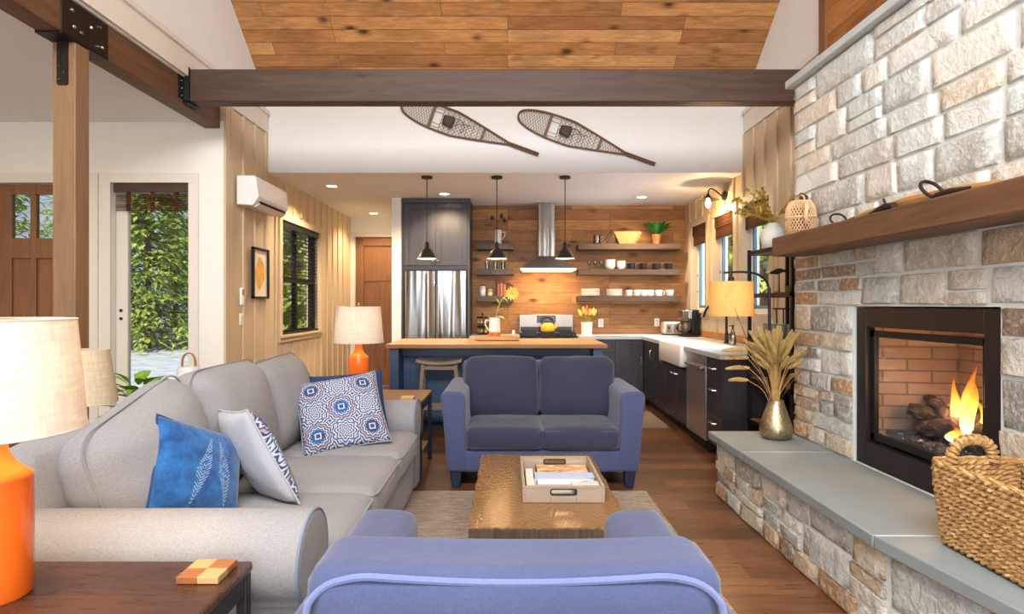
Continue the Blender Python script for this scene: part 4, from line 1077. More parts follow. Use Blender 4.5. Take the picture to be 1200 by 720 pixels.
side_table('side table with brown plank top and dark blue legs beyond the sofa', -1.78, -.655, 4.5, 5.12, .60, TOP2, M('ink_blue_metal', (38,46,66), .45, .2, .15))
def coaster(lab, x0, y0, w, z, L, D):
    t = thing('coaster', lab, 'coaster', (x0+w/2, y0+w/2, z)); h = w/2
    for i in range(2):
        for j in range(2):
            obj('inlay_square', MB().box(x0+i*h, x0+i*h+h, y0+j*h, y0+j*h+h, z+.001, z+.02), L if i == j else D, t, bevel=.0015)
    return t
LW1 = wood('maple_inlay', (206,166,114), (184,142,92), 'x', .4, 3); DW1 = wood('cherry_inlay', (178,116,66), (136,82,44), 'x', .4, 3)
coaster('checkered square wooden coaster on the near side table', -.9, 1.595, .115, .5805, DW1, LW1)
coaster('pale wooden coaster on the far side table by the orange lamp', -.83, 4.55, .1, .6005, LW1, LW1)
# behind the sofa: floor lamp, planter, floor lantern
t = thing('floor_lamp', 'cream shaded floor lamp behind the sofa, half hidden by the near lamp', 'lamp', (-2.2, 3.05, 0))
obj('lamp_foot', MB().lathe([(.13,0),(.13,.015),(.02,.03)], (-2.2,3.05,0), 24), BLACK, t); obj('pole', MB().lathe([(.011,.02),(.011,1.09)], (-2.2,3.05,0), 10), BLACK, t)
mb = MB(); mb.rings([[(-2.2+r*math.cos(k*PI/20), 3.05+r*math.sin(k*PI/20), z) for k in range(40)] for r, z in ((.155,.83),(.115,1.105),(.1135,1.105),(.1535,.83))], True, False, False, True); obj('lamp_shade', mb, shade_cloth('cream_shade', (240,226,196), .4), t)
t = thing('potted_plant', 'leafy bright green plant peeking over the sofa beside the post', 'plant', (-2.5, 3.98, 0))
obj('pot', MB().lathe([(.001,0),(.12,0),(.16,.5),(.155,.51),(.14,.49),(.001,.48)], (-2.5,3.98,.0), 24), M('grey_pot', (160,158,152), .6, bump=.1), t, sharp=.9)
GREEN = M('lime_leaf', (120,164,50), .45, var=.25, vs=8)
mb = MB(); r = random.Random(5)
for q in range(60):
    a = r.uniform(0,2*PI); z = r.uniform(.5,.86); mb.leaf((-2.5+.05*math.cos(a), 3.98+.05*math.sin(a), z-.05), (math.cos(a), math.sin(a)*.8, r.uniform(.3,1.1)), r.uniform(.16,.27), r.uniform(.05,.085), droop=.35)
obj('foliage', mb, GREEN, t, smooth=False)
t = thing('lantern', 'white floor lantern with leather strap behind the sofa by the glazed door', 'lantern', (-2.665, 4.92, 0))
obj('lantern_body', MB().lathe([(.001,.0),(.115,.0),(.118,.02),(.088,.80),(.08,.82),(.001,.825)], (-2.665,4.92,0), 32), M('white_enamel', (226,230,234), .35, var=.02), t, sharp=.9)
mb = MB().tube(chaikin([(-2.72,4.92,.79), (-2.722,4.92,.87), (-2.70,4.92,.925), (-2.665,4.92,.935), (-2.63,4.92,.925), (-2.608,4.92,.87), (-2.61,4.92,.79)], 3), .006, 6, flat=3); obj('strap', mb, M('tan_leather', (176,128,92), .6), t)
# ------------------------------------------------------------------ kitchen
DARK = wood('espresso_cabinet', (58,54,58), (38,35,40), 'z', .38, .5, .5)
GREYD = wood('charcoal_cabinet', (74,74,80), (52,52,58), 'z', .38, .5, .5)
COUNTER = M('concrete_counter', (196,198,196), .35, var=.04, vs=8)
NICKEL = M('nickel', (196,192,184), .28, .95)
KICK = M('toe_kick', (26,24,26), .6)
def shaker(name, parent, mat, x0, x1, z0, z1, face, axis='y', d=.02, st=.055, handle=None):
    """shaker door: four rails proud of a panel; face = front plane; axis y -> looks toward -y, axis x -> looks toward -x"""
    mb = MB()
    def put(u0, u1, w0, w1, f0, f1):
        if axis == 'y': mb.box(u0, u1, f0, f1, w0, w1)
        else: mb.box(f0, f1, u0, u1, w0, w1)
    put(x0, x0+st, z0, z1, face, face+d); put(x1-st, x1, z0, z1, face, face+d)
    put(x0+st, x1-st, z0, z0+st, face, face+d); put(x0+st, x1-st, z1-st, z1, face, face+d); put(x0+st, x1-st, z0+st, z1-st, face+d*.5, face+d)
    o = obj(name, mb, mat, parent, bevel=.002)
    if handle:
        hb = MB(); (u, w, L, vert) = handle
        pts = [(u, 0, w-L/2), (u, -.028, w-L/2+.008), (u, -.028, w+L/2-.008), (u, 0, w+L/2)] if vert else [(u-L/2, 0, w), (u-L/2+.008, -.028, w), (u+L/2-.008, -.028, w), (u+L/2, 0, w)]
        pts = [(p[0], face+p[1], p[2]) if axis == 'y' else (face+p[1], p[0], p[2]) for p in pts]
        obj('handle', hb.tube(pts, .0055, 8), NICKEL, o)
    return o
DWS = M('satin_steel', (176,168,158), .36, .85, .03, stretch=(20,1,1))
# tall fridge surround with upper doors
t = thing('fridge_cabinet', 'tall charcoal cabinet framing the fridge, two doors above it', 'cabinet', (-.95, 8.1, 0))
obj('side_panel', MB().box(-.535, -.505, 7.82, 8.405, 0, 2.745), GREYD, t); obj('side_panel', MB().box(-1.408, -1.385, 7.82, 8.405, 0, 2.745), GREYD, t)
obj('carcass', MB().box(-1.385, -.535, 7.85, 8.405, 1.80, 2.745), GREYD, t); obj('crown', MB().box(-1.41, -.495, 7.80, 8.405, 2.69, 2.748), GREYD, t, bevel=.004)
shaker('door', t, GREYD, -1.38, -.963, 1.86, 2.68, 7.828, 'y', .022, .065, (-.99, 1.92, .03, False)); shaker('door', t, GREYD, -.957, -.54, 1.86, 2.68, 7.828, 'y', .022, .065, (-.93, 1.92, .03, False))
t = thing('refrigerator', 'stainless steel french door refrigerator in the charcoal surround', 'refrigerator', (-.96, 8.1, 0))
obj('cabinet_body', MB().box(-1.375, -.545, 7.9, 8.38, .02, 1.775), M('fridge_grey', (110,112,114), .5), t)
for x0, x1, hx in ((-1.375, -.963, -.985), (-.957, -.545, -.935)):
    mb = MB(); P = round_poly([(x0, 7.9), (x0, 7.81), (x1, 7.81), (x1, 7.9)], [0,.02,.02,0], 4); mb.prism(P, 'z', .72, 1.785); d = obj('door', mb, STEEL, t)
    obj('handle', MB().tube([(hx, 7.81, .85), (hx, 7.765, .87), (hx, 7.765, 1.58), (hx, 7.81, 1.6)], .011, 8), NICKEL, d)
mb = MB().box(-1.375, -.545, 7.815, 7.9, .06, .71); d = obj('drawer', mb, STEEL, t, bevel=.012); obj('handle', MB().tube([(-1.3, 7.815, .63), (-1.28, 7.77, .63), (-.64, 7.77, .63), (-.62, 7.815, .63)], .011, 8), NICKEL, d)
# base cabinets on the back wall
def base_cab(name, lab, x0, x1, mat, doors, drawer=True):
    t = thing(name, lab, 'cabinet', ((x0+x1)/2, 8.1, 0)); obj('carcass', MB().box(x0, x1, 7.83, 8.40, .1, .875), mat, t); obj('toe_kick', MB().box(x0, x1, 7.89, 8.4, 0, .1), KICK, t)
    w = (x1-x0)/doors
    for k in range(doors):
        a, b = x0+k*w+.003, x0+(k+1)*w-.003
        if drawer: shaker('drawer', t, mat, a, b, .71, .87, 7.81, 'y', .02, .04, ((a+b)/2, .79, .1, False))
        shaker('door', t, mat, a, b, .115, .70 if drawer else .87, 7.81, 'y', .02, .055, (b-.03, .6, .1, True))
    return t
base_cab('base_cabinet', 'charcoal base cabinet between the fridge and the range', -.503, .155, GREYD, 1)
base_cab('base_cabinet', 'charcoal base cabinet right of the range with drawer over door', .94, 1.42, GREYD, 1)
base_cab('base_cabinet', 'charcoal corner base cabinet with tall plain door', 1.421, 1.80, GREYD, 1, False)
# right run (fronts look toward -x)
XF = 1.80
t = thing('base_cabinet', 'dark corner cabinet on the window run beside the sink', 'cabinet', (2.1, 7.2, 0)); obj('carcass', MB().box(XF+.02, 2.5, 6.79, 7.80, .1, .875), DARK, t); obj('toe_kick', MB().box(XF+.08, 2.5, 6.79, 7.8, 0, .1), KICK, t)
shaker('door', t, DARK, 6.795, 7.28, .115, .87, XF, 'x', .02, .055, (6.85, .72, .1, True)); shaker('door', t, DARK, 7.286, 7.79, .115, .87, XF, 'x', .02, .055, (7.24+.1, .72, .1, True))
t = thing('sink_cabinet', 'dark two-door cabinet under the white apron sink', 'cabinet', (2.1, 6.35, 0)); obj('carcass', MB().box(XF+.02, 2.5, 5.93, 6.78, .1, .70), DARK, t); obj('toe_kick', MB().box(XF+.08, 2.5, 5.93, 6.78, 0, .1), KICK, t)
shaker('door', t, DARK, 5.935, 6.352, .115, .665, XF, 'x', .02, .055, (6.30, .60, .11, False)); shaker('door', t, DARK, 6.358, 6.775, .115, .665, XF, 'x', .02, .055, (6.42, .60, .11, False))
t = thing('apron_sink', 'white ceramic farmhouse sink set in the window counter', 'sink', (2.0, 6.35, .7))
mb = MB(); a, b, c, d = 1.735, 2.28, 5.935, 6.775; 
def rr(i, z): return [(p[0], p[1], z) for p in round_poly([(a+i, c+i), (b-i, c+i), (b-i, d-i), (a+i, d-i)], max(.012, .03-i*.2), 5)]
mb.rings([rr(.012, .705), rr(0, .717), rr(0, .918), rr(.006, .925), rr(.022, .925), rr(.03, .915), rr(.045, .75)], True, True, True); obj('basin', mb, M('white_ceramic', (240,236,226), .2, var=.01), t, sharp=.9)
obj('drain', MB().lathe([(.04,.0),(.04,.004),(.02,.005)], (2.0,6.35,.7505), 16), NICKEL, t)
t = thing('dishwasher', 'stainless steel dishwasher next to the white sink', 'dishwasher', (2.1, 5.62, 0))
obj('tub', MB().box(XF+.03, 2.48, 5.335, 5.92, .02, .872), KICK, t)
mb = MB().box(XF-.005, XF+.03, 5.34, 5.915,   .1, .79); d = obj('door', mb, DWS, t, bevel=.004); obj('control_strip', MB().box(XF-.003, XF+.03, 5.34, 5.915, .795, .87), DWS, t, bevel=.003)
mb = MB().box(XF-.04, XF-.018, 5.38, 5.875, .745, .775).box(XF-.02, XF-.004, 5.40, 5.42, .75, .77).box(XF-.02, XF-.004, 5.835, 5.855, .75, .77); obj('handle', mb, M('bright_steel', (216,216,214), .2, .9), d, bevel=.004)
t = thing('drawer_cabinet', 'dark three-drawer cabinet at the open end of the window run', 'cabinet', (2.1, 5.13, 0)); obj('carcass', MB().box(XF+.02, 2.5, 4.96, 5.33, .1, .875), DARK, t); obj('toe_kick', MB().box(XF+.08, 2.5, 4.99, 5.33, 0, .1), KICK, t)
obj('end_panel', MB().box(XF, 2.5, 4.94, 4.962, .0, .875), DARK, t)
for z0, z1 in ((.115,.375),(.381,.685),(.691,.87)):
    o = obj('drawer', MB().box(XF, XF+.02, 4.965, 5.328, z0, z1), DARK, t, bevel=.002); zc = (z0+z1)/2 + (.06 if z1-z0 > .2 else 0)
    obj('handle', MB().tube([(XF, 5.09, zc), (XF-.028, 5.1, zc), (XF-.028, 5.2, zc), (XF, 5.21, zc)], .0055, 8), NICKEL, o)
t = thing('countertop', 'pale concrete counter wrapping the corner from the range to the window run', 'countertop', (2, 7, .88))
z0, z1 = .879, .92
obj('worktop', MB().box(.935, 1.77, 7.785, 8.405, z0, z1).box(1.77, 2.525, 6.78, 8.405, z0, z1), COUNTER, t); obj('worktop', MB().box(1.77, 2.525, 4.925, 5.93, z0, z1).box(2.285, 2.525, 5.93, 6.78, z0, z1), COUNTER, t)
obj('wood_upstand', MB().box(2.505, 2.528, 4.93, 8.405, .921, 1.0).box(.95, 2.5, 8.385, 8.405, .921, 1.0), PINEY, t)
tag(obj('countertop', MB().box(-.505, .158, 7.785, 8.405, z0, z1), COUNTER, bevel=.003), 'short pale counter between the fridge and the range', 'countertop')
# range and hood
t = thing('gas_range', 'stainless gas range with black grates against the pine wall', 'range', (.545, 8.1, 0))
obj('oven_body', MB().box(.165, .925, 7.79, 8.39, .02, .905), STEEL, t, bevel=.004)
d = obj('oven_door', MB().box(.18, .91, 7.765, 7.79, .2, .74), STEEL, t, bevel=.004); obj('handle', MB().tube([(.22,7.765,.7),(.22,7.72,.7),(.87,7.72,.7),(.87,7.765,.7)], .011, 8), NICKEL, d)
obj('cooktop', MB().box(.165, .925, 7.77, 8.34, .905, .925), M('black_enamel', (26,27,30), .15), t, bevel=.004)
mb = MB()
for x in (.19, .4, .435, .65, .685, .9):
    mb.box(x-.008, x+.008, 7.81, 8.3, .945, .96)
for y in (7.82, 7.98, 8.14, 8.29): mb.box(.19, .4, y-.007, y+.007, .945, .96).box(.435, .65, y-.007, y+.007, .945, .96).box(.685, .9, y-.007, y+.007, .945, .96)
for x in (.19, .4, .435, .65, .685, .9):
    for y in (7.82, 8.29): mb.box(x-.01, x+.01, y-.01, y+.01, .925, .947)
obj('grates', mb, M('cast_iron', (28,28,32), .35, .3), t)
bg = obj('backguard', MB().box(.165, .925, 8.33, 8.39,   .93, 1.2), DWS, t, bevel=.006); obj('display', MB().box(.41, .68, 8.322, 8.331, 1.08, 1.185), M('display_black', (30,28,28), .15), bg)
obj('vent_slot', MB().box(.18, .91, 8.322, 8.331, .955, 1.025), M('display_black', (30,28,28), .15), bg)
for k in range(5):
    b0 = None; mb = MB(); mb.lathe([(.001,0),(.022,0),(.02,.03),(.001,.031)], (0,0,0), 16); mb.xf(0, Matrix.Translation((.25+k*.147, 7.79, .83)) @ Matrix.Rotation(PI/2, 4, 'X')); obj('knob', mb, NICKEL, t)
t = thing('kettle', 'small yellow kettle standing on the gas range', 'kettle', (.55, 8.1, .961))
obj('body', MB().lathe([(.001,0),(.085,0),(.1,.02),(.1,.06),(.08,.105),(.035,.125),(.001,.127)], (.55,8.1,.961), 28), M('yellow_enamel', (236,186,62), .25), t, sharp=1)
obj('handle', MB().tube(chaikin([(.47,8.1,1.06),(.48,8.1,1.14),(.55,8.1,1.16),(.62,8.1,1.14),(.63,8.1,1.06)],2), .008, 8), BLACK, t); obj('spout', MB().tube([(.63,8.1,1.0),(.67,8.1,1.03),(.69,8.1,1.07)], [.02,.016,.011], 8), MATS['yellow_enamel'], t); obj('knob', MB().lathe([(.001,0),(.012,.002),(.014,.014),(.001,.022)], (.55,8.1,1.086), 10), BLACK, t)
t = thing('range_hood', 'stainless chimney range hood above the gas range', 'range hood', (.545, 8.2, 1.78))
mb = MB(); mb.rings([[(x,y,z) for x,y in ((a,c),(b,c),(b,8.40),(a,8.40))] for a,b,c,z in ((.172,.918,7.91,1.80),(.172,.918,7.91,1.832),(.40,.68,8.12,2.005),(.42,.655,8.14,2.01))]); obj('canopy', mb, M('hood_steel', (150,146,140), .3, .9), t, sharp=.3)
obj('flue', MB().box(.425, .65, 8.15, 8.40, 2.0, 2.745), STEEL, t, bevel=.004); obj('flue_sleeve', MB().box(.418, .657, 8.143, 8.402, 2.0, 2.36), STEEL, t, bevel=.003)
obj('light_strip', MB().box(.2, .9, 7.95, 8.3, 1.794, 1.799), emit('hood_lamp', (255,224,170), 1.2), t)
obj('rim', MB().box(.17, .92, 7.906, 7.912, 1.797, 1.83), M('bright_steel', (216,216,214), .2, .9), t)
# floating shelves
SHELF = wood('grey_shelf', (112,100,90), (80,72,66), 'x', .6, .8)
SHELFB = wood('brown_shelf', (110,88,70), (76,60,50), 'x', .6, .8)
zs = (2.105, 1.75, 1.378)
for i, n in enumerate(('topmost', 'middle', 'lowest')):
    tag(obj('floating_shelf', MB().box(-.435, .085, 8.16, 8.405, zs[i], zs[i]+.08), SHELF, bevel=.004), n+' short grey floating shelf between fridge and hood', 'shelf', 'short floating shelves')
    tag(obj('floating_shelf', MB().box(.975, 2.40, 8.16, 8.405, zs[i], zs[i]+.08), SHELFB, bevel=.004), n+' long brown floating shelf right of the hood', 'shelf', 'long floating shelves')
Z = [z+.081 for z in zs]
CER = M('white_china', (246,243,236), .3, var=.02); BLK = M('black_china', (32,32,36), .3)
TER = M('terracotta', (206,120,66), .75, var=.1)
def mug(name, lab, x, y, z, r, h, mat, group, rz=0, src=None, flare=1.0):
    t = thing(name, lab, 'mug', (0,0,0), group)
    obj('cup', MB().lathe([(.001,0),(r*.82,0),(r*.95,.01),(r*flare,h),(r*flare-.004,h),(r*.88,.012),(.001,.01)], seg=24), mat, t, sharp=.9)
    obj('handle', MB().tube(chaikin([(r*.93,0,h*.8),(r+.028,0,h*.78),(r+.03,0,h*.3),(r*.92,0,h*.22)],2), .005, 6), mat, t); t.location = (x, y, z); t.rotation_euler = (0,0,rz); return t
m0 = mug('mug', 'leftmost white mug on the lowest long shelf, beside the plates', 1.70, 8.25, Z[2], .045, .085, CER, 'white mugs on the lowest long shelf')
for x, lab in zip((1.815, 1.91, 2.0, 2.12), ('second white mug from the left on the lowest long shelf', 'third white mug from the left on the lowest long shelf', 'fourth white mug from the left on the lowest long shelf', 'fifth white mug from the left on the lowest long shelf')): dup(m0, (x, 8.25, Z[2]), lab, R.uniform(-.4,.4), 'white mugs on the lowest long shelf')
mug('mug', 'wide flared white cup at the right end of the lowest long shelf', 2.27, 8.25, Z[2], .05, .085, CER, 'white mugs on the lowest long shelf', PI, None, 1.3)
m0 = mug('mug', 'leftmost black mug on the middle long shelf, beside the white bowls', 1.725, 8.25, Z[1], .055, .085, BLK, 'black mugs on the middle long shelf', 2.8)
for x, lab in zip((1.90, 2.08, 2.255), ('second black mug from the left on the middle long shelf', 'third black mug from the left on the middle long shelf', 'rightmost black mug on the middle long shelf')): dup(m0, (x, 8.25, Z[1]), lab, 2.8, 'black mugs on the middle long shelf')
ordn = ('bottom', 'second lowest', 'middle', 'second highest', 'top')
def stack(name, cat, x, y, z, n, r, h, step, deep, where, grp):
    p0 = None
    for k in range(n):
        nm = ordn[k] if n == 5 else ('bottom', 'second lowest', 'second highest', 'top')[k]
        lab = '%s white %s of the %s' % (nm, cat, where)
        if p0 is None:
            p0 = obj(name, MB().lathe([(.001,0),(r*.6,0),(r*.72,h*.25),(r,h),(r*.985,h*1.04),(r*.7,h*.4),(.001,h*.25)] if deep else [(.001,0),(r*.62,0),(r*.93,.004),(r,.008),(r,.0165),(r*.985,.0175),(r*.7,.011),(.001,.009)], seg=32), CER, sharp=1); o = p0; tag(o, lab, cat, grp)
        else: o = p0.copy(); C.objects.link(o); tag(o, lab, cat, grp)
        o.location = (x, y, z+k*step)
stack('plate', 'plate', 1.16, 8.265, Z[2], 5, .13, .02, .0205, False, 'wider stack on the left of the lowest long shelf', 'large white plates')
stack('plate', 'plate', 1.495, 8.265, Z[2], 5, .112, .02, .0195, False, 'smaller stack beside the mugs on the lowest long shelf', 'small white plates')
stack('bowl', 'bowl', 1.435, 8.26, Z[1], 4, .078, .055, .026, True, 'taller bowl stack on the middle long shelf', 'large white bowls')
stack('bowl', 'bowl', 1.59, 8.26, Z[1], 4, .064, .05, .022, True, 'smaller bowl stack beside the black mugs', 'small white bowls')
g0 = tag(obj('wine_glass', MB().lathe([(.001,0),(.03,.0),(.028,.003),(.004,.006),(.0035,.045),(.02,.06),(.033,.08),(.03,.118),(.0285,.118),(.031,.08),(.018,.063),(.001,.06)], seg=20), CUPG, sharp=1), 'leftmost stemmed glass on the middle long shelf', 'glass', 'stemmed glasses'); g0.location = (1.145, 8.25, Z[1])
for x, lab in ((1.225, 'middle stemmed glass of the three on the middle long shelf'), (1.31, 'stemmed glass next to the white bowls on the middle long shelf')):
    o = g0.copy(); C.objects.link(o); o.location = (x, 8.25, Z[1]); o['label'] = lab
def pitcher(name, lab, cat, x, y, z, r, h, mat, hs=1, band=None):
    t = thing(name, lab, cat, (x, y, z)); P = [(.001,0),(r*.95,0),(r,.006),(r*.95,h*.6),(r*.9,h),(r*.82,h),(r*.86,h*.6),(r*.85,.012),(.001,.01)]
    obj('body', MB().lathe(P, (x,y,z), 28), mat, t, sharp=.9)
    obj('handle', MB().tube(chaikin([(x+hs*r*.9,y,z+h*.85),(x+hs*(r+.045),y,z+h*.88),(x+hs*(r+.04),y,z+h*.55),(x+hs*r*.95,y,z+h*.3)],2), .006, 6), mat, t)
    if band: obj('glaze_band', MB().lathe([(r*.955,-.0005),(r*1.006,.006),(r*1.0,h*.22)], (x,y,z+.0005), 28, True, False), band, t)
    return t
pitcher('steel_pitcher', 'small stainless pitcher at the left of the top long shelf', 'pitcher', 1.25, 8.26, Z[0], .055, .125, STEEL)
# scoop, slatted basket and plant on the top long shelf
t = thing('wooden_scoop', 'dark wooden scoop box with slanted handle on the top long shelf', 'scoop', (1.43, 8.26, Z[0]))
mb = MB(); mb.prism([(1.36, Z[0]), (1.5, Z[0]), (1.5, Z[0]+.13), (1.47, Z[0]+.14)], 'y', 8.2, 8.32, .004); obj('box', mb, BEAM, t); obj('handle', MB().tube([(1.36,8.26,Z[0]+.05),(1.42,8.26,Z[0]+.13),(1.46,8.26,Z[0]+.19)], .012, 8), BEAM, t)
t = thing('slatted_basket', 'light wooden slatted basket with flared sides on the top long shelf', 'basket', (1.67, 8.27, Z[0]))
mb = MB(); SL = wood('pale_slat', (206,160,104), (170,124,74), 'x', .6, 2)
for k in range(4):
    z = Z[0]+.004+k*.041; e = .125+.02*k; f = .07+.008*k
    mb.box(1.67-e, 1.67+e, 8.27-f, 8.27-f+.006, z, z+.036).box(1.67-e, 1.67+e, 8.27+f-.006, 8.27+f, z, z+.036).box(1.67-e, 1.67-e+.006, 8.27-f+.006, 8.27+f-.006, z, z+.036).box(1.67+e-.006, 1.67+e, 8.27-f+.006, 8.27+f-.006, z, z+.036)
obj('slats', mb, SL, t)
mb = MB()
for k in range(7):
    for sy in (-1,): x = 1.67+(k-3)*.035; mb.tube([(x, 8.27-.072, Z[0]+.003), (x+(k-3)*.012, 8.27-.1, Z[0]+.166)], .003, 4)
obj('ribs', mb, SL, t)
obj('base', MB().box(1.55, 1.79, 8.21, 8.33, Z[0]+.0005, Z[0]+.006), SL, t)
t = thing('potted_plant', 'green leafy plant in a small terracotta pot on the top long shelf', 'plant', (2.09, 8.27, Z[0]))
obj('pot', MB().lathe([(.001,0),(.045,0),(.062,.12),(.066,.122),(.066,.135),(.056,.135),(.05,.11),(.001,.1)], (2.09,8.27,Z[0]), 24), TER, t, sharp=.9)
mb = MB(); r = random.Random(2)
for q in range(22):
    a = r.uniform(0,2*PI); mb.leaf((2.09+.02*math.cos(a), 8.27+.015*math.sin(a), Z[0]+.13), (math.cos(a), math.sin(a)*.6-.15, r.uniform(.6,2.2)), r.uniform(.22,.33), r.uniform(.07,.1), droop=.25)
obj('foliage', mb, M('deep_leaf', (42,126,44), .35, var=.3, vs=10), t, smooth=False)
# left short shelves
pitcher('pitcher', 'tall white pitcher on the topmost short shelf holding a seed-pod stem', 'pitcher', -.135, 8.28, Z[0], .052, .2, CER)
t = thing('pod_stem', 'stem of dark brown seed pods standing in the tall white pitcher', 'dried flowers', (-.135, 8.28, Z[0]+.2)); POD = M('dark_pod', (64,32,30), .5, var=.2)
mb = MB().tube(chaikin([(-.135,8.28,Z[0]+.05),(-.135,8.275,Z[0]+.3),(-.1,8.27,Z[0]+.42)],2), .003, 5).tube([(-.135,8.275,Z[0]+.33),(-.2,8.27,Z[0]+.38)], .0025, 5).tube([(-.128,8.275,Z[0]+.36),(-.06,8.27,Z[0]+.36)], .0025, 5); obj('stem', mb, M('dark_twig', (70,50,40), .8), t)
for (x, z) in ((-.215,.37),(-.085,.40),(-.045,.34)):
    mb = MB().lathe([(.001,-.038),(.022,-.022),(.027,-.004),(.016,.02),(.001,.042)], (x, 8.265, Z[0]+z), 14, sy=.5); obj('pod', mb, POD, t, sharp=0)
g0 = tag(obj('tumbler', MB().lathe([(.001,0),(.03,0),(.036,.115),(.034,.115),(.028,.008),(.001,.007)], seg=20), CUPG, sharp=.9), 'left clear tumbler on the middle short shelf', 'glass', 'tumblers'); g0.location = (-.287, 8.25, Z[1])
for x, lab in ((-.173, 'middle clear tumbler of three on the middle short shelf'), (-.065, 'right clear tumbler on the middle short shelf')):
    o = g0.copy(); C.objects.link(o); o.location = (x, 8.25, Z[1]); o['label'] = lab
def jar(lab, x, y, z, r, h, mat, lid):
    t = thing('storage_jar', lab, 'jar', (x,y,z)); obj('body', MB().lathe([(.001,0),(r*.95,0),(r,.01),(r,h*.7),(r*.75,h*.85),(r*.72,h*.88),(.001,h*.88)], (x,y,z), 20), mat, t, sharp=.9); obj('lid', MB().lathe([(r*.78,h*.88),(r*.8,h),(.001,h)], (x,y,z), 20), lid, t, sharp=.5)
    obj('paper_label', MB().lathe([(r*1.01,h*.18),(r*1.01,h*.55)], (x,y,z), 20, False, False), CER, t)
jar('white dry-goods jar with dark lid on the lowest short shelf', -.35, 8.26, Z[2], .042, .16, M('jar_white', (222,214,204), .3, var=.25, vs=40), BLK); jar('short yellow jar beside the white jar on the lowest short shelf', -.245, 8.26, Z[2], .037, .095, M('jar_yellow', (222,196,70), .3), CER)
tag(obj('serving_board', MB().box(-.165, -.04, 8.375, 8.395, Z[2], Z[2]+.225), wood('walnut_board', (132,84,50), (98,58,36), 'z', .5, 1), bevel=.006), 'dark wooden serving board leaning behind the cookbooks', 'board')
tag(obj('ring_trivet', ring(MB(), (0.0, 8.365, Z[2]+.09), .085, .011, (PI/2-.12, 0, 0)), wood('walnut_board', (132,84,50), (98,58,36), 'z', .5, 1)), 'dark round ring trivet leaning at the right of the lowest short shelf', 'trivet')
for i, (x, h, c, l) in enumerate(((-.128, .165, (176,104,60), 'rust brown cookbook standing left on the lowest short shelf'), (-.085, .18, (190,120,72), 'tan cookbook standing in the middle on the lowest short shelf'), (-.042, .16, (206,110,54), 'orange cookbook standing right on the lowest short shelf'))):
    t = thing('cookbook', l, 'book', (x, 8.27, Z[2]), 'cookbooks'); obj('cover', MB().box(x-.02, x-.016, 8.2, 8.345, Z[2], Z[2]+h).box(x+.016, x+.02, 8.2, 8.345, Z[2], Z[2]+h).box(x-.02, x+.02, 8.2, 8.204, Z[2], Z[2]+h), M('cookbook%d' % c[1], c, .5, var=.2, vs=40), t); obj('pages', MB().box(x-.016, x+.016, 8.204, 8.34, Z[2]+.003, Z[2]+h-.004), MATS['page_paper'], t)
# on the back counters
t = thing('spice_rack', 'black wire rack of spice jars on the counter by the fridge', 'spice rack', (-.35, 8.22, .921))
mb = MB().lathe([(.07,0),(.07,.008)], (-.35,8.22,.921), 20).lathe([(.006,0),(.006,.27),(.012,.275),(.012,.29),(.002,.3)], (-.35,8.22,.921), 8)
for z in (.03, .155): ring(mb, (-.35,8.22,.921+z), .085, .004, (0,0,0)); ring(mb, (-.35,8.22,.921+z+.05), .085, .004, (0,0,0))
obj('frame', mb, BLACK, t)
for k in range(10):
    a = (k%5)*2*PI/5-.6; z = .921+(.02 if k < 5 else .15); x, y = -.35+.055*math.cos(a), 8.22+.055*math.sin(a)
    j = obj('jar', MB().lathe([(.001,0),(.022,0),(.022,.07),(.001,.07)], (x,y,z), 12), M('spice_jar', (196,170,126), .25, var=.4, vs=14), t, sharp=.6); obj('lid', MB().lathe([(.023,.07),(.023,.1),(.001,.1)], (x,y,z), 12), BLACK, j, sharp=.6)
tag(obj('salt_shaker', MB().lathe([(.001,0),(.022,0),(.02,.05),(.012,.06),(.001,.066)], (.08,8.2,.921), 16), CER, sharp=.8), 'tiny white shaker on the short counter beside the range', 'shaker')
t = thing('flower_pot', 'white pot of orange and yellow tulips on the counter right of the range', 'plant', (1.10, 8.2, .921))
obj('pot', MB().lathe([(.001,0),(.072,0),(.08,.158),(.083,.16),(.083,.172),(.074,.172),(.068,.15),(.001,.145)], (1.10,8.2,.921), 28), CER, t, sharp=.9)
r = random.Random(8)
for q, (dx, dz, c) in enumerate(((-.075,.24,0),(-.035,.29,1),(.0,.32,2),(.03,.25,1),(.065,.27,0),(.085,.24,0),(-.01,.26,1))):
    mb = MB().tube(chaikin([(1.1+dx*.2,8.2,1.06),(1.1+dx*.6,8.19,1.06+dz*.25),(1.1+dx,8.19,1.03+dz*.6)],1), .004, 5); o = obj('stem', mb, M('tulip_stem', (150,164,70), .6), t)
    mb = MB(); b0 = len(mb.v); mb.lathe([(.001,0),(.02,.015),(.027,.045),(.02,.085),(.005,.11)], (0,0,0), 10); mb.xf(b0, Matrix.Translation((1.1+dx,8.19,1.03+dz*.6)) @ Euler((0,dx*5,0)).to_matrix().to_4x4()); obj('blossom', mb, M('tulip%d' % c, ((226,206,96),(232,176,96),(224,110,52))[c], .55, var=.15, vs=20), o)
def outlet(lab, x, z, y=8.41, wall_='y'):
    t = thing('wall_outlet', lab, 'outlet', (x, y, z)); obj('cover_plate', MB().box(x-.036, x+.036, y-.006, y-.0005, z-.058, z+.058), CER, t, bevel=.002)
    for dz in (-.022, .022): obj('socket', MB().box(x-.016, x+.016, y-.008, y-.006, z+dz-.014, z+dz+.014), M('socket_ivory', (214,208,198), .4), t)
outlet('white outlet on the pine wall right of the tulip pot', 1.33, 1.075); outlet('white outlet on the pine wall behind the toaster', 2.13, 1.085)
t = thing('toaster', 'cream and steel two-slot toaster on the corner counter', 'toaster', (2.27, 8.18, .921))
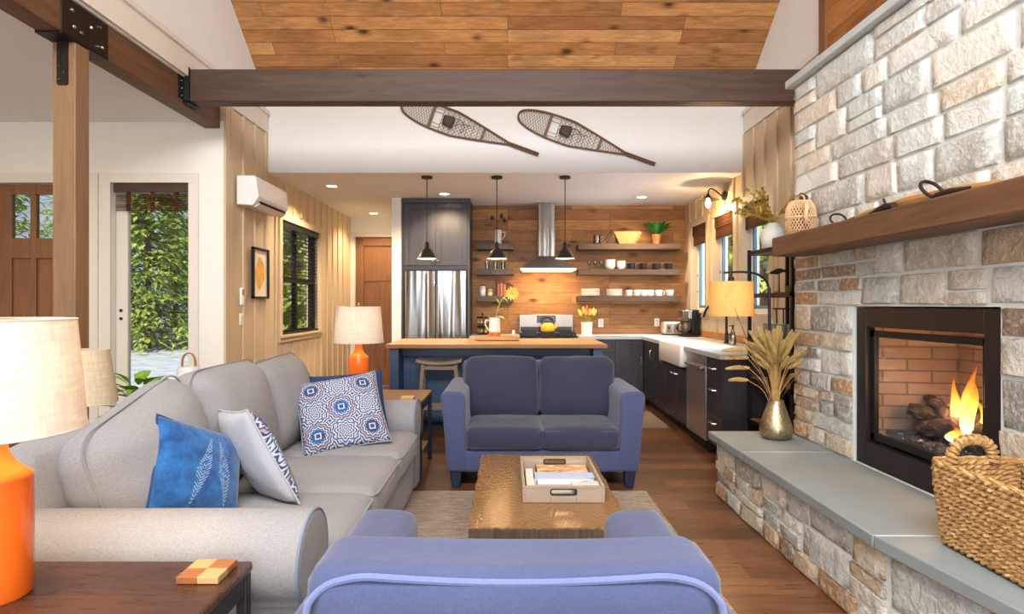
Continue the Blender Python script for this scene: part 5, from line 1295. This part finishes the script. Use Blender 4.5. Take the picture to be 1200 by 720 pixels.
mb = MB(); mb.soft((2.25, 8.12, 1.017), (.125, .085, .088), .035, 8); obj('shell', mb, M('toaster_cream', (214,204,186), .25, .3), t, sharp=0)
obj('slots', MB().box(2.15, 2.35, 8.075, 8.1, 1.1, 1.107).box(2.15, 2.35, 8.14, 8.165, 1.1, 1.107), BLACK, t); obj('panel', MB().box(2.16, 2.235, 8.032, 8.036, .95, 1.07).box(2.265, 2.34, 8.032, 8.036, .95, 1.07), M('panel_taupe', (150,136,118), .35, .4), t)
obj('lever', MB().box(2.19, 2.205, 8.015, 8.036, 1.0, 1.04).box(2.295, 2.31, 8.015, 8.036, 1.0, 1.04), BLACK, t); obj('feet', MB().box(2.14, 2.36, 8.06, 8.18, .9205, .93), BLACK, t)
t = thing('coffee_maker', 'black and steel drip coffee maker on the corner counter', 'coffee maker', (2.38, 7.75, .921))
x, y = 2.365, 7.72
obj('base', MB().box(x-.1, x+.12, y-.1, y+.12, .9205, .955), BLACK, t, bevel=.008); obj('tower', MB().box(x+.03, x+.12, y-.1, y+.12, .955, 1.27), BLACK, t, bevel=.008); obj('brew_head', MB().box(x-.1, x+.03, y-.09, y+.11, 1.15, 1.265), STEEL, t, bevel=.01)
cf = obj('carafe', MB().lathe([(.001,0),(.06,0),(.072,.03),(.07,.08),(.05,.13),(.052,.145),(.048,.145),(.046,.13),(.065,.08),(.001,.01)], (x-.035,y,.957), 24), CLEAR, t, sharp=1)
obj('handle', MB().tube(chaikin([(x-.085,y-.02,1.095),(x-.14,y-.02,1.09),(x-.14,y-.02,1.0),(x-.105,y-.02,.98)],2), .009, 8), BLACK, cf); obj('lid', MB().lathe([(.052,.146),(.05,.165),(.001,.168)], (x-.035,y,.957), 20), BLACK, cf, sharp=.5); obj('coffee', MB().lathe([(.001,.006),(.062,.01),(.069,.035),(.001,.036)], (x-.035,y,.957), 20), M('coffee_brown', (48,28,18), .2), cf)
t = thing('kitchen_faucet', 'black gooseneck faucet behind the white sink', 'faucet', (2.36, 6.35, .921))
obj('base', MB().lathe([(.03,0),(.03,.012),(.02,.02),(.018,.11),(.012,.12)], (2.36,6.35,.921), 16), BLACK, t); obj('spout', MB().tube(chaikin([(2.36,6.35,1.02),(2.36,6.35,1.27),(2.34,6.35,1.33),(2.24,6.36,1.35),(2.15,6.37,1.31),(2.12,6.37,1.2)],3), .013, 10), BLACK, t); obj('lever', MB().tube([(2.36,6.33,.99),(2.36,6.27,1.02)], .007, 8), BLACK, t)
t = thing('soap_bottle', 'steel pump soap bottle beside the black faucet', 'bottle', (2.33, 6.1, .921))
obj('body', MB().lathe([(.001,0),(.034,0),(.036,.01),(.034,.1),(.016,.14),(.014,.155),(.001,.156)], (2.33,6.1,.921), 20), STEEL, t, sharp=.9); obj('pump', MB().lathe([(.008,.155),(.006,.19),(.011,.192),(.011,.205),(.002,.207)], (2.33,6.1,.921), 10).tube([(2.33,6.1,1.12),(2.29,6.1,1.118)], .005, 6), BLACK, t)
tag(obj('kitchen_mat', MB().box(1.05, 1.76, 6.33, 7.3, .001, .01), M('taupe_mat', (126,108,92), .9, var=.12, vs=60, bump=.3, bs=200), bevel=.003), 'flat taupe mat on the floor in front of the sink cabinets', 'mat')
# island
t = thing('kitchen_island', 'navy kitchen island with butcher block top behind the loveseat', 'island', (-.11, 6.4, 0))
BUTCH = planks('butcher_block', [(220,176,110),(230,188,122),(208,160,96)], .05, .9, 'x', 'y', .35, 0, .0006, .5, .25, (150,100,56), .1)
ISL = M('navy_paint', (56,76,106), .42, var=.05)
obj('butcher_block', MB().box(-1.225, 1.0, 5.9, 6.92, .90, .94), BUTCH, t, bevel=.004)
obj('carcass', MB().box(-1.1, .86, 6.2, 6.88, .1, .9), ISL, t); obj('toe_kick', MB().box(-1.08, .84, 6.24, 6.84, 0, .1), KICK, t)
obj('end_panel', MB().box(-1.195, -1.105, 5.95, 6.88, .0, .9), ISL, t, bevel=.003); obj('end_panel', MB().box(.865, .955, 5.95, 6.88, .0, .9), ISL, t, bevel=.003); obj('apron', MB().box(-1.105, .865, 6.16, 6.199, .80, .9), ISL, t)
for a, b in ((-1.09,-.45),(-.44,.2),(.21,.85)): shaker('panel', t, ISL, a, b, .12, .79, 6.18, 'y', .02, .07)
t = thing('cutting_tray', 'thick wooden board on the island under the flower pitcher', 'board', (-.11, 6.6, .941)); obj('board', MB().box(-.36, .12, 6.4, 6.76, .947, .985), LW1, t, bevel=.006); obj('feet', MB().box(-.33, -.29, 6.43, 6.73, .9405, .947).box(.05, .09, 6.43, 6.73, .9405, .947), DW1, t)
pitcher('pitcher', 'white pitcher with terracotta base holding the flower on the island', 'pitcher', -.145, 6.6, .986, .066, .205, CER, -1, TER)
t = thing('yellow_flower', 'single yellow silk flower on a tall stem in the island pitcher', 'flower', (-.145, 6.6, 1.19)); YS = M('pale_green_stem', (170,178,96), .6); YL = M('yellow_leaf', (206,206,104), .6, var=.15); YP = M('yellow_petal', (238,214,96), .6, var=.12)
mb = MB().tube(chaikin([(-.145,6.6,1.0),(-.13,6.6,1.25),(-.06,6.59,1.42),(.05,6.58,1.46)],2), .005, 6); obj('stem', mb, YS, t)
mb = MB(); mb.leaf((-.13,6.6,1.26),(1,-.3,.5),.15,.09,droop=.2); mb.leaf((-.135,6.6,1.2),(1,-.6,.1),.12,.1); mb.leaf((-.1,6.6,1.35),(-.4,-.3,1),.1,.04); mb.leaf((-.06,6.59,1.42),(.8,-.2,-.5),.09,.05); obj('leaves', mb, YL, t, smooth=False)
mb = MB()
for k in range(14): a = k*2*PI/14; mb.leaf((.05,6.575,1.465),(math.cos(a), -.35 if k % 2 else -.1, math.sin(a)), .085, .035, up=Vector((0,-1,0)), droop=.05)
obj('petals', mb, YP, t, smooth=False); mb = MB(); mb.soft((.05,6.565,1.465),(.018,.012,.018),.011,5); obj('flower_center', mb, YL, t)
STO = wood('weathered_stool', (150,130,112), (108,92,80), 'x', .6, 1)
t = thing('saddle_stool', 'weathered wooden saddle stool at the left end of the island', 'stool', (-.69, 6.02, 0))
mb = MB(); rs = []
for k in range(13):
    s = -1+2*k/12; x = -.69+s*.23; z = .725+.03*s*s; rs.append([(x, 6.02+a*.12, z+b) for a, b in ((-1,0),(1,0),(1,.036),(-1,.036))])
mb.rings(rs); obj('seat', mb, STO, t, bevel=.006)
for sx in (-1,1):
    for sy in (-1,1):
        mb = MB(); mb.rings([[(x0+dx*.019, y0+dy*.017, z) for dx,dy in ((-1,-1),(1,-1),(1,1),(-1,1))] for x0,y0,z in ((-.69+sx*.215, 6.02+sy*.115, 0), (-.69+sx*.165, 6.02+sy*.085, .735))]); obj('leg', mb, STO, t, bevel=.003)
for sy in (-1,1): obj('stretcher', MB().box(-.69-.19, -.69+.19, 6.02+sy*.1-.012, 6.02+sy*.1+.012, .28, .315), STO, t)
for sy in (-1,1): obj('seat_rail', MB().box(-.69-.16, -.69+.16, 6.02+sy*.085-.01, 6.02+sy*.085+.01, .68, .72), STO, t)
# pendants, sconce, recessed lights
PBLK = M('pendant_black', (44,40,38), .35, .4, .1); PIN = M('pendant_inside', (236,226,206), .4)
def pendant(t):
    obj('canopy', MB().lathe([(.001,-.001),(.062,-.001),(.062,-.022),(.01,-.03)], seg=24), PBLK, t); obj('rod', MB().lathe([(.005,-.02),(.005,-.74)], seg=8), PBLK, t)
    o = obj('shade', MB().lathe([(.012,-.72),(.022,-.735),(.026,-.79),(.06,-.82),(.085,-.86),(.106,-.905)], seg=32, cap0=False, cap1=False), PBLK, t, sharp=1)
    obj('inner_shade', MB().lathe([(.02,-.795),(.057,-.824),(.082,-.863),(.1035,-.903),(.106,-.905)], seg=32, cap0=False, cap1=False), PIN, o, sharp=1)
    obj('bulb', MB().lathe([(.001,-.80),(.014,-.81),(.028,-.86),(.02,-.89),(.001,-.895)], seg=14), emit('warm_bulb', (255,226,180), 12), t)
t = thing('pendant_light', 'black dome pendant hanging in front of the fridge', 'pendant lamp', (0,0,0), 'island pendants'); pendant(t); t.location = (-.89, 6.48, 2.749)
dup(t, (-.12, 6.48, 2.749), 'black dome pendant hanging over the middle of the island', 0, 'island pendants'); dup(t, (.63, 6.48, 2.749), 'black dome pendant hanging in front of the range hood', 0, 'island pendants')
def can(t):
    obj('trim_ring', MB().lathe([(.058,-.001),(.075,-.001),(.078,-.008),(.058,-.006)], seg=28, cap0=False, cap1=False), WHITE, t); obj('lens', MB().lathe([(.001,-.004),(.058,-.004)], seg=28, cap0=False), emit('downlight', (255,232,196), 8), t)
t = thing('ceiling_downlight', 'recessed ceiling light above the left wall window', 'ceiling light', (0,0,0), 'recessed lights'); can(t); t.location = (-2.09, 7.0, 2.75)
for x, y, l in ((-2.07, 9.09, 'recessed ceiling light in front of the hall door'), (-.81, 7.5, 'recessed ceiling light in front of the fridge cabinet'), (1.756, 7.72, 'recessed ceiling light above the long shelves')): dup(t, (x, y, 2.75), l, 0, 'recessed lights')
t = thing('wall_sconce', 'dark barn-style wall sconce with bare bulb above the right windows', 'wall lamp', (2.51, 6.82, 2.6))
mb = MB().lathe([(.001,0),(.055,0),(.05,.02),(.02,.026)], seg=20); mb.xf(0, Matrix.Translation((2.512,6.82,2.6)) @ Matrix.Rotation(-PI/2, 4, 'Y')); obj('back_plate', mb, PBLK, t); obj('gooseneck', MB().tube(chaikin([(2.5,6.82,2.58),(2.44,6.82,2.63),(2.38,6.82,2.68),(2.33,6.82,2.68),(2.32,6.82,2.61)],3), .009, 8), PBLK, t)
obj('shade', MB().lathe([(.016,.02),(.025,0),(.045,-.025),(.125,-.05)], (2.32,6.82,2.6), 28, False, False), PBLK, t, sharp=1); obj('bulb', MB().lathe([(.001,-.14),(.022,-.125),(.03,-.09),(.016,-.04),(.012,-.02)], (2.32,6.82,2.6), 16), emit('bright_bulb', (255,222,170), 40), t)
# ------------------------------------------------------------------ left wall fixtures
t = thing('mini_split', 'white wall-mounted air conditioner above the small framed picture', 'air conditioner', (-2.45, 5.92, 2.27))
prof = round_poly([(-2.551, 2.285), (-2.551, 2.555), (-2.37, 2.555), (-2.345, 2.36), (-2.40, 2.275)], [.005,.01,.03,.03,.02], 4); obj('housing', MB().prism(prof, 'y', 5.54, 6.3), M('ac_white', (238,238,236), .35, var=.01), t, bevel=.004, sharp=.5)
obj('air_slot', MB().box(-2.4, -2.355, 5.62, 6.24, 2.298, 2.306).box(-2.38, -2.3518, 5.62, 6.24, 2.312, 2.322), BLACK, t); mb = MB(); b0 = len(mb.v); mb.box(-.03,.03,5.6,6.26,-.004,.004); mb.xf(b0, Matrix.Translation((-2.385,0,2.285)) @ Matrix.Rotation(-.55,4,'Y')); obj('louvre', mb, MATS['ac_white'], t)
t = thing('framed_picture', 'black framed print of a golden shape on the left batten wall', 'picture', (-2.55, 6.04, 1.66))
mb = MB(); f = [5.85, 6.23, 1.40, 1.915]
mb.box(-2.548, -2.52, f[0], f[0]+.022, f[2], f[3]).box(-2.548, -2.52, f[1]-.022, f[1], f[2], f[3]).box(-2.548, -2.52, f[0], f[1], f[2], f[2]+.022).box(-2.548, -2.52, f[0], f[1], f[3]-.022, f[3]); obj('frame', mb, BLACK, t)
obj('paper', MB().box(-2.546, -2.54, f[0]+.02, f[1]-.02, f[2]+.02, f[3]-.02), M('print_paper', (236,226,206), .7, var=.02), t)
mb = MB(); ids = []
for k in range(26): a = k*2*PI/26; ids.append((6.04+.1*math.cos(a)*(1+.22*math.sin(2*a+1)), 1.66+.165*math.sin(a)*(1+.1*math.cos(3*a))))
mb.prism(ids, 'x', -2.54, -2.5385); obj('print_shape', mb, M('gold_ink', (222,172,84), .6, var=.18, vs=14), t)
t = thing('thermostat', 'small white remote holder on the left batten wall', 'remote', (-2.55, 5.66, 1.42)); obj('body', MB().box(-2.569, -2.545, 5.635, 5.69, 1.335, 1.50), CER, t, bevel=.006); obj('screen', MB().box(-2.545, -2.543, 5.643, 5.682, 1.43, 1.485), M('lcd_grey', (120,126,120), .3), t)
t = thing('light_switch', 'white two-rocker switch plate below the remote holder', 'switch', (-2.55, 5.69, 1.2)); obj('plate', MB().box(-2.569, -2.561, 5.63, 5.745, 1.14, 1.255), CER, t, bevel=.002)
for y in (5.645, 5.695): obj('rocker', MB().box(-2.561, -2.556, y, y+.034, 1.165, 1.23), M('socket_ivory', (214,208,198), .4), t)
# ------------------------------------------------------------------ snowshoes on the header wall
ASH = wood('snowshoe_ash', (128,92,62), (92,64,44), 'x', .5, 2); RAW = M('rawhide', (134,104,76), .7, var=.2, vs=40); HARN = M('harness_leather', (58,44,40), .6, var=.2)
def snowshoe(t):
    # local frame: x along the shoe from toe (0) to tail (1.55), y across, z off the wall
    def hw(x):
        if x < .62: return .135*math.sqrt(max(0, 1-((x-.48)/.48)**2))**.8 if x < .48 else .135*(1-.12*((x-.48)/.14)**2*.2)
        return max(.012, .134*(1-((x-.6)/.64))**.9) if x < 1.24 else .012
    xs = [.0, .004, .012, .025, .045, .07, .1, .14, .18, .24, .3, .36, .42, .48, .54, .6, .66, .72, .8, .88, .96, 1.04, 1.12, 1.2, 1.24, 1.4, 1.55]
    for sg in (-1, 1):
        obj('frame_rail', MB().tube([(x, sg*hw(x), .02) for x in xs], .011, 8), ASH, t)
    for x in (.34, .92): obj('crossbar', MB().box(x-.016, x+.016, -hw(x), hw(x), .012, .026), ASH, t)
    mb = MB()
    def lace(x0, x1, step, ang):
        x = x0 - .4
        while x < x1 + .4:
            for sg in (-1, 1):
                pts = []
                for k in range(41):
                    y = -.14+.28*k/40; xx = x + sg*ang*y
                    if x0 <= xx <= x1 and abs(y) < hw(xx): pts.append((xx, y, .02+.002*sg))
                if len(pts) > 1: mb.tube([pts[0], pts[-1]], .0021, 4)
            x += step
    lace(.02, .325, .03, .55); lace(.44, .905, .042, 1.0); lace(.935, 1.22, .03, .55)
    for x in (.45, .5, .56, .62, .68, .74, .8, .86): mb.tube([(x, -hw(x), .02), (x, hw(x), .02)], .0026, 4)
    for y in (-.1, -.06, .06, .1): mb.tube([(.34, y, .02), (.45, y, .02)], .003, 4)
    o = obj('rawhide_lacing', mb, RAW, t); o['kind'] = 'stuff'
    mb = MB(); b0 = mb.soft((.53, 0, .045), (.06, .055, .028), .02, 6, nz=.012, seed=3, nscale=14); obj('harness', mb, HARN, t)
    obj('strap', MB().tube(chaikin([(.58,.05,.03),(.66,.06,.045),(.72,.0,.04),(.70,-.07,.035)],2), .008, 6, flat=.4), HARN, t); obj('strap', MB().tube(chaikin([(.6,-.02,.04),(.68,.02,.05),(.78,.03,.035)],2), .008, 6, flat=.4), M('harness_tan', (150,92,60), .6), t)
    return t
def wallplace(t, x, z, ang): t.matrix_world = Matrix.Translation((x, 6.298, z)) @ Matrix((Vector((math.cos(ang),0,math.sin(ang))), Vector((-math.sin(ang),0,math.cos(ang))), Vector((0,-1,0)))).transposed().to_4x4()
t = thing('snowshoe', 'right one of the two wooden snowshoes mounted on the white header wall', 'snowshoe', (0,0,0), 'snowshoes'); snowshoe(t)
ang = -math.atan2(58, 159)
u = dup(t, (0,0,0), 'left one of the two wooden snowshoes mounted on the white header wall', 0, 'snowshoes')
wallplace(t, .115, 3.365, ang); wallplace(u, -1.128, 3.47, ang)
# ------------------------------------------------------------------ etagere and arc lamp by the chimney
t = thing('etagere', 'tall black metal and wood shelf unit between the chimney and the counter end', 'shelf unit', (2.17, 4.53, 0)); E0, E1, EX0, EX1 = 4.15, 4.915, 2.0, 2.34
for x in (EX0, EX1-.025):
    for y in (E0, E1-.025): obj('post', MB().box(x, x+.025, y, y+.025, 0, 1.79), BLACK, t)
SHW = wood('etagere_wood', (150,108,68), (112,78,50), 'y', .5, 1)
EZ = (.39, .735, 1.05, 1.425, 1.775)
for z in EZ:
    s = obj('shelf', MB().box(EX0+.006, EX1-.006, E0+.006, E1-.006, z-.022, z), SHW, t)
    obj('shelf_frame', MB().box(EX0, EX0+.006, E0, E1, z-.028, z+.002).box(EX1-.006, EX1, E0, E1, z-.028, z+.002).box(EX0, EX1, E0, E0+.006, z-.028, z+.002).box(EX0, EX1, E1-.006, E1, z-.028, z+.002), BLACK, s)
t = obj('vase', MB().lathe([(.001,0),(.06,0),(.085,.04),(.095,.1),(.085,.15),(.05,.19),(.042,.205),(.036,.2),(.001,.15)], (2.10,4.66,1.776), 32), M('pale_ceramic', (206,210,206), .5, var=.03), sharp=1); tag(t, 'pale round ceramic vase on top of the black shelf unit', 'vase')
t = thing('dried_branches', 'spray of yellow-green dried branches in the pale vase', 'dried flowers', (2.10, 4.66, 1.97)); r = random.Random(12); YG = M('olive_leaf', (204,180,96), .8, var=.3, vs=14)
for q in range(22):
    a = PI + r.uniform(-.9, .9) if q < 18 else r.uniform(-.6,.6); L = r.uniform(.16,.36) if q < 18 else .15; p0 = Vector((2.10,4.66,1.9)); p2 = p0 + Vector((math.cos(a)*L, math.sin(a)*L*.8-.02, r.uniform(.14,.32)))
    ch = chaikin([p0, p0+Vector((0,0,.1)), p0.lerp(p2,.6)+Vector((0,0,.06)), p2], 2); mb = MB(); mb.tube(ch, .002, 4)
    for k in range(5, len(ch)):
        for w in range(5): mb.leaf(ch[k], (ch[k]-ch[k-1]).normalized()+Vector((r.uniform(-.9,.9), r.uniform(-.9,.9), r.uniform(-.5,.8))), r.uniform(.03,.06), .016, n=2)
    obj('branch', mb, YG, t, smooth=False)
t = thing('flower_ornament', 'black wire ornament with a domed cluster on a stem in the shelf unit', 'ornament', (2.13, 4.62, 1.426))
obj('stem', MB().lathe([(.04,0),(.04,.008),(.005,.014),(.004,.16)], (2.13,4.62,1.426), 14), BLACK, t); mb = MB()
for q in range(30):
    a, b = r.uniform(0,2*PI), r.uniform(0,1); mb.soft((2.13+.06*b*math.cos(a), 4.62+.06*b*math.sin(a), 1.585+.03*(1-b*b)), (.013,.013,.009), .008, 2)
o = obj('cluster', mb, BLACK, t)
tag(obj('metal_bowl', MB().lathe([(.001,0),(.045,0),(.07,.05),(.066,.05),(.042,.006),(.001,.005)], (2.1,4.32,1.426), 24), M('brass', (186,160,110), .3, .9), sharp=.9), 'small brass bowl on the second shelf of the black unit', 'bowl')
t = thing('candle_stand', 'black metal candle stand on the glass shelf of the unit', 'candle stand', (2.16, 4.60, 1.051))
obj('top_ring', MB().lathe([(.001,.25),(.085,.25),(.085,.262),(.001,.262)], (2.16,4.60,1.051), 20), BLACK, t)
for k in range(3): a = k*2.1; obj('leg', MB().tube([(2.16+.07*math.cos(a),4.6+.07*math.sin(a),1.303),(2.16+.055*math.cos(a),4.6+.055*math.sin(a),1.052)], .006, 6), BLACK, t)
labs = ('nearest', 'second nearest', 'third nearest', 'fourth nearest', 'fifth nearest', 'farthest'); g0 = None
for k in range(6):
    lab = labs[k] + ' drinking glass in the front row on the black shelf unit'
    if g0 is None: g0 = o = tag(obj('drinking_glass', MB().lathe([(.001,0),(.03,0),(.036,.14),(.034,.14),(.028,.01),(.001,.008)], seg=20), CUPG, sharp=.9), lab, 'glass', 'drinking glasses on the shelf unit')
    else: o = g0.copy(); C.objects.link(o); o['label'] = lab
    o.location = (2.06, 4.24+k*.085, 1.051) if not 0 else None
t = thing('arc_lamp', 'black arched lamp with amber drum shade beside the shelf unit', 'lamp', (1.9, 4.31, 0))
obj('lamp_foot', MB().box(1.82, 1.965, 4.215, 4.41, 0, .03), BLACK, t, bevel=.006)
obj('pole', MB().tube([(1.915,4.31,.03),(1.915,4.31,1.46)], .011, 8), BLACK, t)
obj('arm', MB().tube(chaikin([(1.915,4.31,1.42),(1.905,4.31,1.50),(1.84,4.31,1.565),(1.72,4.31,1.58),(1.58,4.31,1.572)],3), .0085, 8), BLACK, t)
obj('socket', MB().lathe([(.006,.06),(.006,.03),(.022,.025),(.022,-.03)], (1.635,4.31,1.515), 14), BLACK, t)
mb = MB(); mb.rings([[(1.635+ra*math.cos(k*PI/24), 4.31+ra*math.sin(k*PI/24), z) for k in range(48)] for ra, z in ((.155,1.255),(.153,1.505),(.1515,1.505),(.1535,1.255))], True, False, False, True); obj('lamp_shade', mb, shade_cloth('amber_shade', (246,216,150), .5), t, sharp=.9)
mb = MB()
for a in (0, PI/2, PI, 1.5*PI): mb.tube([(1.635,4.31,1.5),(1.635+.152*math.cos(a),4.31+.152*math.sin(a),1.503)], .0025, 5)
obj('spider', mb, BLACK, t); obj('bulb', MB().lathe([(.001,-.1),(.022,-.085),(.03,-.05),(.015,0),(.001,.002)], (1.635,4.31,1.47), 14), emit('warm_bulb', (255,226,180), 12), t)

# ------------------------------------------------------------------ light, camera
def light(kind, name, loc, energy, col, size=.05, rot=None, spot=None, sy=None):
    l = bpy.data.lights.new(name, kind); l.energy = energy; l.color = lin(col)[:3]
    if kind == 'AREA':
        l.size = size
        if sy: l.shape = 'RECTANGLE'; l.size_y = sy
    elif kind == 'SUN': l.angle = .01
    else: l.shadow_soft_size = size
    if spot: l.spot_size = spot; l.spot_blend = .6
    o = bpy.data.objects.new(name, l); C.objects.link(o); o.location = loc
    if rot: o.rotation_euler = rot
    return o
WARM = (255,224,182); WARM2 = (255,206,146); COOL = (236,243,255)
def aim(v): return Vector(v).to_track_quat('-Z', 'Y').to_euler()
light('SUN', 'sunlight', (0,0,20), 6.0, (255,244,224), rot=aim((.12, .76, -.64)))
for (a, b, c, d), e in zip(RG, (22, 84, 92)): light('AREA', 'window_daylight', ((a+b)/2, -3.05, (c+d)/2), e, COOL, b-a, aim((0, 1, -.05)), sy=d-c)  # added area lamps just inside the unseen rear windows, brightening the room
light('AREA', 'vault_fill', (0, -.6, 4.45), 350, (250,251,252), 4.2, aim((0, .55, -.8)), sy=1.5)  # added overhead fill lamp under the closed vault; no skylight is built
for (x, y, e) in ((-2.09,7.0,34), (-2.07,9.09,26), (-.81,7.5,30), (1.756,7.72,30)): light('SPOT', 'downlight_beam', (x, y, 2.735), e*4.4, WARM, .05, aim((0,0,-1)), 2.4)
for x in (-.89, -.12, .63): light('POINT', 'pendant_glow', (x, 6.48, 1.862), 9, WARM2, .03)
light('AREA', 'side_fill', (5.2, 6.9, 4.6), 1300, (206,224,255), 4, aim((-1, 0, -.85)), sy=2)  # added outdoor area lamp aimed down into the right windows
light('AREA', 'low_side_fill', (5.6, 6.9, -.1), 420, (226,234,250), 4, aim((-1, 0, .62)), sy=1.5)  # added low lamp outdoors, lifts the kitchen ceiling through the right windows
light('POINT', 'sconce_glow', (2.32, 6.82, 2.43), 14, WARM2, .03)
light('AREA', 'hood_light', (.545, 8.1, 1.79), 13, WARM2, .5, aim((0,0.25,-1)), sy=.25)
light('POINT', 'near_lamp_glow', (-1.335, 1.53, 1.15), 26, WARM2, .05); light('POINT', 'far_lamp_glow', (-1.215, 4.8, 1.17), 12, WARM, .05); light('POINT', 'arc_lamp_glow', (1.635, 4.31, 1.39), 12, WARM2, .05)
light('POINT', 'fire_glow', (2.16, 2.82, .9), 8, (255,186,120), .08)
light('AREA', 'entry_area_lamp', (-4.2, 3.2, 2.95), 26, WARM, .5, aim((0,0,-1)))  # unseen area lamp over the entry; no fixture is modelled
w = bpy.data.worlds.new('daylight'); S.world = w; w.use_nodes = True; bg = w.node_tree.nodes['Background']; bg.inputs[0].default_value = lin((204,214,236)); bg.inputs[1].default_value = .8
cam = bpy.data.cameras.new('camera'); co = bpy.data.objects.new('camera', cam); C.objects.link(co); co.location = (0, 0, 1.34); co.rotation_euler = (PI/2, 0, 0)
cam.sensor_width = 36; cam.lens = 20.7; cam.shift_x = 5/1200; cam.shift_y = -3/1200; cam.clip_start = .05; cam.clip_end = 200
S.camera = co
S.view_settings.view_transform = 'Standard'; S.view_settings.look = 'None'; S.view_settings.exposure = .35; S.view_settings.gamma = 1; S.view_settings.use_curve_mapping = False
try:
    S.cycles.use_denoising = True; S.cycles.max_bounces = 10; S.cycles.diffuse_bounces = 5; S.cycles.transparent_max_bounces = 24; S.cycles.sample_clamp_indirect = 6; S.cycles.caustics_reflective = False; S.cycles.caustics_refractive = False
except Exception: pass
